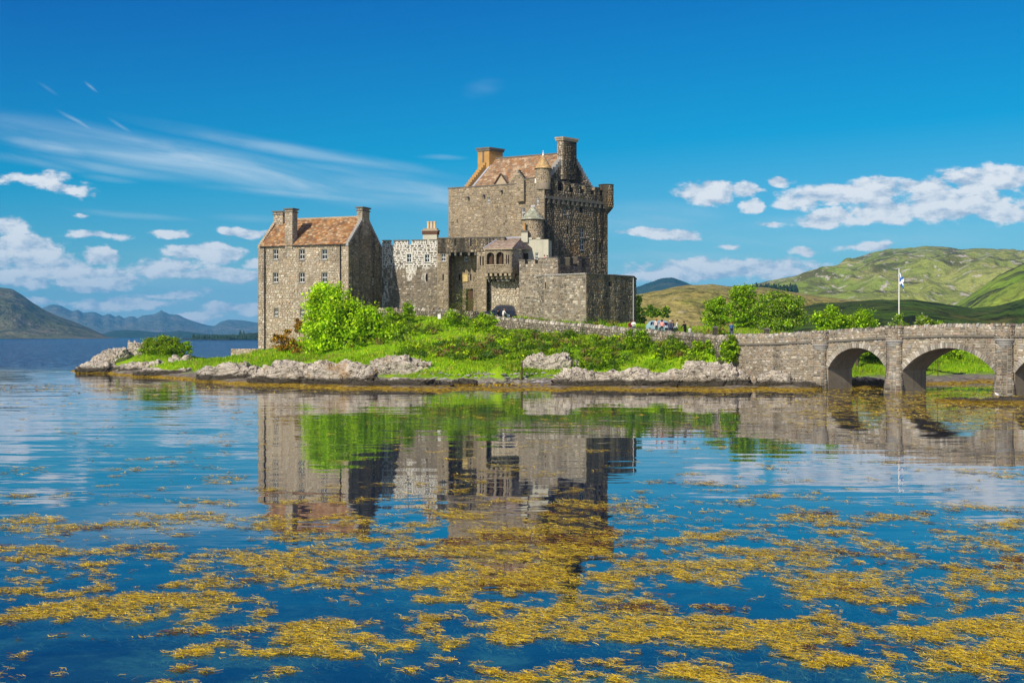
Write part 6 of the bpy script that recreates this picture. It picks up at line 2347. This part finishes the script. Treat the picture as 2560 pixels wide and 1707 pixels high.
def person_mesh(pose):
    """one continuous skinned body, origin at the feet, facing -Y"""
    if pose in SKEL:
        return SKEL[pose]
    v, e, r = [], [], []

    def add(p, rad, par=None):
        v.append(p)
        r.append(rad)
        if par is not None:
            e.append((par, len(v) - 1))
        return len(v) - 1
    sit = pose == 'sit'
    dz = -.42 if sit else 0
    pel = add((0, 0, .95 + dz), .155)
    bel = add((0, 0, 1.10 + dz), .14, pel)
    che = add((0, -.01 if pose != 'lean' else -.10, 1.32 + dz), .165, bel)
    nb = add((0, -.01 if pose != 'lean' else -.16, 1.47 + dz), .07, che)
    n1 = add((0, -.02 if pose != 'lean' else -.18, 1.53 + dz), .058, nb)
    h0 = add((0, -.035 if pose != 'lean' else -.20, 1.61 + dz), .098, n1)
    h1 = add((0, -.025 if pose != 'lean' else -.20, 1.70 + dz), .085, h0)
    add((0, -.12 if pose != 'lean' else -.29, 1.625 + dz), .018, h0)          # nose
    for s in (-1, 1):
        add((s * .098, -.02 if pose != 'lean' else -.19, 1.62 + dz), .016, h0)  # ears
        sh = add((s * .19, v[che][1], 1.42 + dz), .075, che)
        if pose == 'photo':
            el = add((s * .30, -.16, 1.24 + dz), .050, sh)
            wr = add((s * .10, -.34, 1.46 + dz), .034, el)
            dirv = (-s * .3, -.5, .8)
        elif pose == 'lean':
            el = add((s * .30, -.22, 1.16 + dz), .050, sh)
            wr = add((s * .20, -.44, 1.04 + dz), .034, el)
            dirv = (0, -.8, -.4)
        elif pose == 'cross':
            el = add((s * .29, -.04, 1.16 + dz), .052, sh)
            wr = add((s * .06, -.24, 1.20 + dz), .034, el)
            dirv = (-s, -.1, .1)
        else:
            el = add((s * .26, .02, 1.15 + dz), .050, sh)
            wr = add((s * .27, -.07, .90 + dz), .034, el)
            dirv = (0, -.25, -1)
        d = Vector(dirv).normalized()
        pl = add(tuple(Vector(v[wr]) + d * .07), .036, wr)
        side = d.cross(Vector((1, .2, 0))).normalized()
        for k, ln in enumerate((.075, .088, .082, .064)):
            b0 = Vector(v[pl]) + side * (k - 1.5) * .021 + d * .02
            a = add(tuple(b0), .011, pl)
            a2 = add(tuple(b0 + d * ln * .5), .0095, a)
            add(tuple(b0 + d * ln * .9 + Vector((0, -.02, 0))), .0085, a2)
        th = add(tuple(Vector(v[wr]) + d * .03 - side * .05), .012, wr)
        add(tuple(Vector(v[wr]) + d * .07 - side * .07), .010, th)
        hp = add((s * .10, 0, .90 + dz), .105, pel)
        if sit:
            kn = add((s * .12, -.42, .52), .066, hp)
            an = add((s * .12, -.44, .10), .045, kn)
        else:
            kn = add((s * .11, -.02 + (.05 * s if pose == 'walk' else 0), .50), .066, hp)
            an = add((s * .11, .02 + (.16 * s if pose == 'walk' else 0), .09), .045, kn)
        add((s * .12, v[an][1] - .17, .035), .040, an)
    me = bpy.data.meshes.new('body')
    me.from_pydata(v, e, [])
    o = bpy.data.objects.new('tmp', me)
    COL.objects.link(o)
    md = o.modifiers.new('skin', 'SKIN')
    md.use_smooth_shade = True
    for i, sv in enumerate(me.skin_vertices[0].data):
        sv.radius = (r[i], r[i])
        sv.use_root = i == 0
    sb = o.modifiers.new('sub', 'SUBSURF')
    sb.levels = sb.render_levels = 1
    dg = bpy.context.evaluated_depsgraph_get()
    out = bpy.data.meshes.new_from_object(o.evaluated_get(dg))
    out.name = 'body'
    bpy.data.objects.remove(o)
    out.materials.clear()
    for i in range(4):
        out.materials.append(MAT['skin'])
    hd = Vector(v[h0])
    for p in out.polygons:
        c = p.center
        leg = c.z < (.97 + dz if not sit else .62)
        if c.z > 1.49 + dz and abs(c.x) < .13 and (c - hd).length < .25:
            mi = 0
        elif leg and abs(c.x) < .22 and not (pose in ('stand', 'walk') and abs(c.x) > .215):
            mi = 3 if c.z < .075 else 2
        elif leg:
            mi = 0
        else:
            mi = 1
        p.material_index = mi
    SKEL[pose] = (out, hd)
    return SKEL[pose]


MAT['skin'] = material('skin', (.48, .27, .18), rough=.55, nscale=6, namp=.1, namp2=.05)
MAT['shoe'] = material('dark shoes', (.03, .025, .02), rough=.6, nscale=6)
CLOTH = {}


def cloth(c):
    if c not in CLOTH:
        CLOTH[c] = material('cloth', c, rough=.9, spec=.1, nscale=9, namp=.18, namp2=.08, bump=.004, bscale=30)
    return CLOTH[c]


def person(label, px, head_py, D, pose, face, top, legs, hair, size=1.0, pack=None, longhair=False):
    me, hd = person_mesh(pose)
    z = wz(head_py, D) - (1.79 if pose != 'sit' else 1.37) * size
    x = wx(px, D)
    o = bpy.data.objects.new('person', me)
    COL.objects.link(o)
    o.location = (x, D, z)
    o.rotation_euler = (0, 0, math.radians(face))
    o.scale = (size, size, size)
    for i, m in enumerate((MAT['skin'], cloth(top), cloth(legs), MAT['shoe'])):
        o.material_slots[i].link = 'OBJECT'
        o.material_slots[i].material = m
    tag(o, label, 'person')
    m_ = MB()
    prof = [(.112, hd.z + .02), (.116, hd.z + .06), (.108, hd.z + .11), (.075, hd.z + .155), (.02, hd.z + .175)]
    if longhair:
        prof = [(.075, hd.z - .16), (.10, hd.z - .08)] + prof
    m_.lathe((hd.x, hd.y + .022), prof, 14)
    local_link('hair', m_.mesh('hair', True), cloth(hair), o)
    if pack:
        m_ = MB()
        m_.box(-.15, .15, .13, .30, 1.05, 1.48)
        m_.box(-.12, .12, .30, .36, 1.08, 1.30)
        local_link('backpack', m_.mesh('backpack'), cloth(pack), o)
    return o


DK, WH, NV = (.02, .02, .024), (.72, .70, .66), (.05, .06, .10)
person('person in maroon top beside the drum bastion corner', 1575, 801, 159, 'stand', 20, (.20, .015, .03), DK, (.06, .035, .02))
person('person in white top beside the one in maroon', 1584, 799, 158.5, 'cross', -20, WH, NV, (.22, .14, .07))
person('person in pale pink top with reddish hair before the light blue car', 1641, 796, 152, 'stand', 30, (.72, .56, .50), NV, (.24, .08, .03), longhair=True)
person('person in salmon pink top with long dark hair', 1655, 798, 151, 'walk', -30, (.72, .32, .28), DK, (.02, .014, .01), longhair=True)
person('grey haired person in slate blue jacket leaning over the wall', 1674, 800, 150, 'lean', 15, (.09, .10, .15), NV, (.45, .44, .42), 1.06)
person('dark haired person half hidden behind the slate blue jacket', 1682, 800, 151.5, 'stand', -60, (.05, .05, .06), DK, (.03, .02, .015))
person('person in black and white top standing apart on the road', 1693, 799, 150, 'stand', 80, (.55, .53, .50), DK, (.015, .012, .01))
person('person in black hooded coat bending at the wall', 1713, 803, 149, 'lean', -50, (.012, .012, .014), DK, (.02, .015, .012), 1.04)
person('brown haired child in white sitting behind the wall', 1725, 815, 148.5, 'sit', 40, WH, (.10, .12, .2), (.12, .05, .03), .9)
person('person in teal jacket with backpack taking a photograph by the bridge end', 1829, 805, 141.5, 'photo', 160, (.010, .19, .27), NV, (.22, .10, .05), 1.0, pack=(.05, .10, .22))
person('person in white shirt leaning by the dark parked car', 1258, 771, 174.6, 'lean', 120, WH, (.35, .30, .27), (.25, .12, .08))
person('person in dark clothes crouched beside the dark parked car', 1245, 773, 174.8, 'sit', 60, DK, DK, (.03, .02, .015))
person('left visitor in pale pink behind the barbican battlements', 1361, 637, 185.5, 'stand', 0, (.66, .36, .34), NV, (.10, .06, .04))
person('right visitor in rose pink behind the barbican battlements', 1368, 638, 185.6, 'cross', 20, (.60, .30, .34), NV, (.05, .03, .02))
m_ = MB()
fp = Frame((wx(1340, 187.4), 187.4), (wx(1392, 187.0), 187.0))
zt_ = wz(637, 185.5) - 1.79
fp.box(m_, 0, fp.L, -3.2, 1.0, zt_ - .6, zt_)
m_.build('wall_walk', MAT['grey_dressed'], barb)


# ------------------------------------------------------------------ cars
def car(label, x, y, z, rot, paint, L=4.6, Wd=1.85, Hh=1.78, suv=True, grp=None):
    t = thing('parked_car', label, 'car', (x, y, z))
    t.rotation_euler = (0, 0, rot)
    pm = material('car paint', paint, rough=.22, spec=.6, nscale=1, namp=.05, namp2=.02)
    gm = MAT['pane']
    h = L / 2
    if suv:
        lower = [(-h, .45), (-h + .05, .30), (h - .05, .30), (h, .50), (h - .03, 1.02), (h - .08, 1.08), (-h + 1.35, 1.06), (-h + .12, .92), (-h, .78)]
        roofp = [(-h + 1.35, 1.06), (-h + 2.0, Hh - .04), (-h + 2.6, Hh), (h - .5, Hh - .02), (h - .25, Hh - .1), (h - .07, 1.08)]
    else:
        lower = [(-h, .42), (-h + .05, .26), (h - .05, .26), (h, .45), (h - .04, .86), (h - .1, .92), (-h + 1.1, .90), (-h + .15, .76), (-h, .66)]
        roofp = [(-h + 1.1, .90), (-h + 1.85, Hh - .05), (-h + 2.4, Hh), (h - 1.0, Hh - .02), (h - .6, Hh - .12), (h - .12, .92)]
    hw_ = Wd / 2
    m_ = MB()
    m_.face([(q[0], -hw_, q[1]) for q in lower])
    m_.face([(q[0], hw_, q[1]) for q in lower[::-1]])
    for i in range(len(lower)):
        a, b = lower[i], lower[(i + 1) % len(lower)]
        m_.face([(a[0], -hw_, a[1]), (a[0], hw_, a[1]), (b[0], hw_, b[1]), (b[0], -hw_, b[1])])
    ti = .17
    n = len(roofp)
    up = lambda q, s: (q[0], s * (hw_ - .03 - ti * max(0, (q[1] - roofp[0][1]) / (Hh - roofp[0][1]))), q[1])
    m_.face([up(q, -1) for q in roofp])
    m_.face([up(q, 1) for q in roofp[::-1]])
    for i in range(n - 1):
        m_.face([up(roofp[i], -1), up(roofp[i], 1), up(roofp[i + 1], 1), up(roofp[i + 1], -1)][::-1])
    body = m_.mesh('body')
    o = local_link('body', body, pm, t)
    bv = o.modifiers.new('bevel', 'BEVEL')
    bv.width = .05
    bv.segments = 2
    bv.limit_method = 'ANGLE'
    # glass: side windows, windscreen, rear window
    for s in (-1, 1):
        zlo, zhi = roofp[0][1] + .05, Hh - .16
        xs = [-h + (1.75 if suv else 1.5), -h + 2.75, h - 1.25, h - .42] if suv else [-h + 1.5, -h + 2.6, h - .9]
        for i in range(len(xs) - 1):
            a, b = xs[i] + .05, xs[i + 1] - .05
            ah = a + (.32 if i == 0 else 0)
            f_ = lambda xx, zz: (xx, s * (hw_ + .006 - .03 - ti * (zz - roofp[0][1]) / (Hh - roofp[0][1])), zz)
            q = [f_(a, zlo), f_(b, zlo), f_(b, zhi), f_(ah, zhi)]
            g_ = MB()
            g_.face(q if s < 0 else q[::-1])
            local_link('side_window', g_.mesh('side_window'), gm, t)
    for (qa, qb, nm) in ((roofp[0], roofp[1], 'windscreen'), (roofp[-1], roofp[-2], 'rear_window')):
        g_ = MB()
        k = -.012 if nm == 'windscreen' else .012
        w0, w1 = hw_ - .14, hw_ - .30
        q = [(qa[0] + k, -w0, qa[1] + .06), (qa[0] + k, w0, qa[1] + .06), (qb[0] + k, w1, qb[1] - .05), (qb[0] + k, -w1, qb[1] - .05)]
        g_.face(q if nm == 'rear_window' else q[::-1])
        local_link(nm, g_.mesh(nm), gm, t)
    for sx in (-h + .95, h - .95):
        for s in (-1, 1):
            w_ = MB()
            rr_ = .37 if suv else .31
            for (r0, y0, y1) in ((rr_, s * (hw_ - .2), s * (hw_ + .02)),):
                w_.tube([(sx, y0, rr_), (sx, y1, rr_)], r0, 18)
            wo = local_link('wheel', w_.mesh('wheel'), material('tyre rubber', (.015, .015, .015), rough=.8), t)
            w_ = MB()
            w_.tube([(sx, s * (hw_ + .015), rr_), (sx, s * (hw_ + .03), rr_)], rr_ * .6, 14)
            local_link('rim', w_.mesh('rim'), material('wheel rim', (.45, .45, .46), rough=.3, metal=.8), wo)
    for s in (-1, 1):
        l_ = MB()
        l_.box(-h - .015, -h + .1, s * (hw_ - .28) - .16, s * (hw_ - .28) + .16, .66, .80)
        local_link('headlight', l_.mesh('headlight'), material('headlight lens', (.75, .77, .8), rough=.1), t)
        l_ = MB()
        l_.box(h - .1, h + .012, s * (hw_ - .15) - .09, s * (hw_ - .15) + .09, .68, .92)
        local_link('tail_light', l_.mesh('tail_light'), material('tail light lens', (.35, .01, .01), rough=.2), t)
        l_ = MB()
        l_.box(-h + 1.5, -h + 1.72, s * (hw_ + .02), s * (hw_ + .2), 1.0 if suv else .88, 1.16 if suv else 1.0)
        local_link('door_mirror', l_.mesh('door_mirror'), pm, t)
    for nm, xa, xb in (('front_bumper', -h - .06, -h + .12), ('rear_bumper', h - .12, h + .06)):
        l_ = MB()
        l_.box(xa, xb, -hw_ + .03, hw_ - .03, .34, .56)
        local_link(nm, l_.mesh(nm), material('bumper plastic', (.02, .02, .022), rough=.6), t)
    if suv:
        l_ = MB()
        for s in (-1, 1):
            l_.tube([(-h + 2.3, s * (hw_ - .28), Hh + .06), (h - .6, s * (hw_ - .28), Hh + .06)], .025, 6)
        local_link('roof_rack', l_.mesh('roof_rack'), MAT['iron'], t)
    return t


zc_ = wz(762.5, 176.5) - 1.86
car('dark navy off-road car parked behind the wall below the loggia', wx(1248, 176.5), 176.5, zc_, math.radians(-6), (.006, .008, .022))
car('light blue car parked behind the group of visitors', wx(1652, 156), 156, wz(801, 156) - 1.5, math.radians(118), (.26, .40, .46), 4.1, 1.72, 1.5, False)


# ------------------------------------------------------------------ flagpole, posts, stake, gull
fl = thing('flagpole', 'white flagpole with limp blue and white saltire flag behind the bridge', 'flagpole', (wx(2247.5, 150), 150, 3))
fx, fy = wx(2247.5, 150), 150
m_ = MB()
m_.tube([(fx, fy, 2.6), (fx, fy, wz(675, 150))], [.085, .05], 8)
m_.build('pole', MAT['white_paint'], fl)
m_ = MB()
m_.lathe((fx, fy), [(.03, wz(675, 150)), (.09, wz(674, 150)), (.09, wz(673, 150)), (.02, wz(672, 150))], 10)
m_.build('finial', MAT['white_paint'], fl)
nu, nv = 22, 30
zt_, fh_ = wz(679, 150), 1.45
mw, mbl = cloth((.80, .82, .84)), cloth((.015, .10, .36))
V, Fc, Mi = [], [], []
for j in range(nv + 1):
    for i in range(nu + 1):
        u, v_ = i / nu, j / nv
        # hangs in folds: the fly drops down beside the pole
        drop = u * 1.25
        xx = fx + .07 + u * .52 + .05 * math.sin(u * 9 + v_ * 2) * u
        yy = fy + .12 * math.sin(u * 13 + v_ * 3) * (.3 + u)
        V.append((xx, yy, zt_ - v_ * fh_ * (1 - .1 * u) - drop * .75))
for j in range(nv):
    for i in range(nu):
        u, v_ = (i + .5) / nu, (j + .5) / nv
        Fc.append((j * (nu + 1) + i, j * (nu + 1) + i + 1, (j + 1) * (nu + 1) + i + 1, (j + 1) * (nu + 1) + i))
        Mi.append(1 if min(abs(u - v_), abs(u - (1 - v_))) < .13 else 0)
me = bpy.data.meshes.new('flag')
me.from_pydata(V, [], Fc)
me.materials.append(mbl)
me.materials.append(mw)
me.polygons.foreach_set('material_index', Mi)
me.polygons.foreach_set('use_smooth', [True] * len(Fc))
link('flag', me, None, fl)

for (px, top, bot, D, lab) in ((1788, 815, 834, 143.5, 'dark capped stone gate post where the boundary wall meets the bridge'), (1917, 819, 838, 140, 'dark capped stone gate post behind the bridge parapet near the lawn trees')):
    x, z1, z0 = wx(px, D), wz(top, D), wz(bot, D) - 1.2
    t = thing('gate_post', lab, 'gate post', (x, D, z0))
    m_ = MB()
    m_.box(x - .24, x + .24, D - .24, D + .24, z0, z1 - .22)
    m_.build('shaft', MAT['mortar_dark'], t)
    m_ = MB()
    m_.box(x - .32, x + .32, D - .32, D + .32, z1 - .219, z1 - .1)
    m_.hexa([(x - .28, D - .28, z1 - .099), (x + .28, D - .28, z1 - .099), (x + .28, D + .28, z1 - .099), (x - .28, D + .28, z1 - .099), (x - .1, D - .1, z1), (x + .1, D - .1, z1), (x + .1, D + .1, z1), (x - .1, D + .1, z1)])
    m_.build('cap', MAT['coping'], t)

sx_, sd = wx(1304, 137.5), 137.5
t = thing('wooden_stake', 'weathered wooden stake standing upright on the pebble beach', 'stake', (sx_, sd, 0))
m_ = MB()
m_.tube([(sx_ - .05, sd, -.2), (sx_, sd, .9), (sx_ + .04, sd, wz(905, sd))], [.13, .11, .09], 7)
m_.build('post', MAT['wood'], t)
m_ = MB()
m_.tube([(sx_ + .02, sd, 1.2), (sx_ + .25, sd - .05, 1.55)], [.05, .03], 5)
m_.build('snag', MAT['wood'], t)

nx_, nd = wx(1098, 170), 170
t = thing('notice_board', 'small white notice on a post below the boundary wall', 'sign', (nx_, nd, 7))
zg = ground(nx_, nd)
m_ = MB()
m_.tube([(nx_, nd, zg - .2), (nx_, nd, wz(785, nd))], .04, 6)
m_.build('post', MAT['wood'], t)
m_ = MB()
m_.box(nx_ - .2, nx_ + .2, nd - .09, nd - .045, wz(797, nd), wz(785, nd))
m_.build('board', MAT['white_paint'], t)

# gull standing on the weed covered islet
gx_, gd = wx(2494, 103), 103
t = thing('gull', 'white gull with grey wings standing on the weedy islet at the right', 'bird', (gx_, gd, .3))
v = [(0, 0, .24), (-.10, 0, .28), (-.16, 0, .36), (-.19, 0, .42), (.14, 0, .22), (.30, 0, .20)]
me = bpy.data.meshes.new('b')
me.from_pydata(v, [(0, 1), (1, 2), (2, 3), (0, 4), (4, 5)], [])
o = bpy.data.objects.new('tmp', me)
COL.objects.link(o)
o.modifiers.new('s', 'SKIN')
for i, sv in enumerate(me.skin_vertices[0].data):
    rr_ = (.10, .085, .05, .055, .075, .025)[i]
    sv.radius = (rr_, rr_)
    sv.use_root = i == 0
sb = o.modifiers.new('u', 'SUBSURF')
sb.levels = sb.render_levels = 2
out = bpy.data.meshes.new_from_object(o.evaluated_get(bpy.context.evaluated_depsgraph_get()))
bpy.data.objects.remove(o)
out.materials.clear()
local_link('body', out, cloth((.80, .80, .78)), t)
for s in (-1, 1):
    m_ = MB()
    m_.face([(-.06, s * .10, .31), (.12, s * .095, .30), (.40, s * .03, .22), (.10, s * .105, .21)])
    local_link('wing', m_.mesh('wing'), cloth((.30, .31, .33)), t)
    m_ = MB()
    m_.tube([(.02, s * .04, .17), (.02, s * .04, -.02)], .011, 5)
    local_link('leg', m_.mesh('leg'), cloth((.55, .30, .22)), t)
m_ = MB()
m_.tube([(-.23, 0, .42), (-.30, 0, .405)], [.018, .005], 6)
local_link('beak', m_.mesh('beak'), cloth((.65, .45, .05)), t)


# ------------------------------------------------------------------ air
def build_haze():
    m = bpy.data.materials.new('thin blue air')
    m.use_nodes = True
    g = NT(m.node_tree)
    v = g.n('ShaderNodeVolumePrincipled')
    v.inputs['Color'].default_value = (.10, .56, 1.0, 1)
    v.inputs['Density'].default_value = HAZE
    v.inputs['Anisotropy'].default_value = 0.0
    o = g.n('ShaderNodeOutputMaterial')
    g.t.links.new(v.outputs[0], o.inputs['Volume'])
    mb = MB()
    mb.box(-14500, 14500, -400, 17500, -9, 620)
    h = mb.build('haze', m)
    h['kind'] = 'stuff'
    h['label'] = 'thin blue summer air over the loch and hills'
    h['category'] = 'haze'


HAZE = 6.5e-5
build_haze()
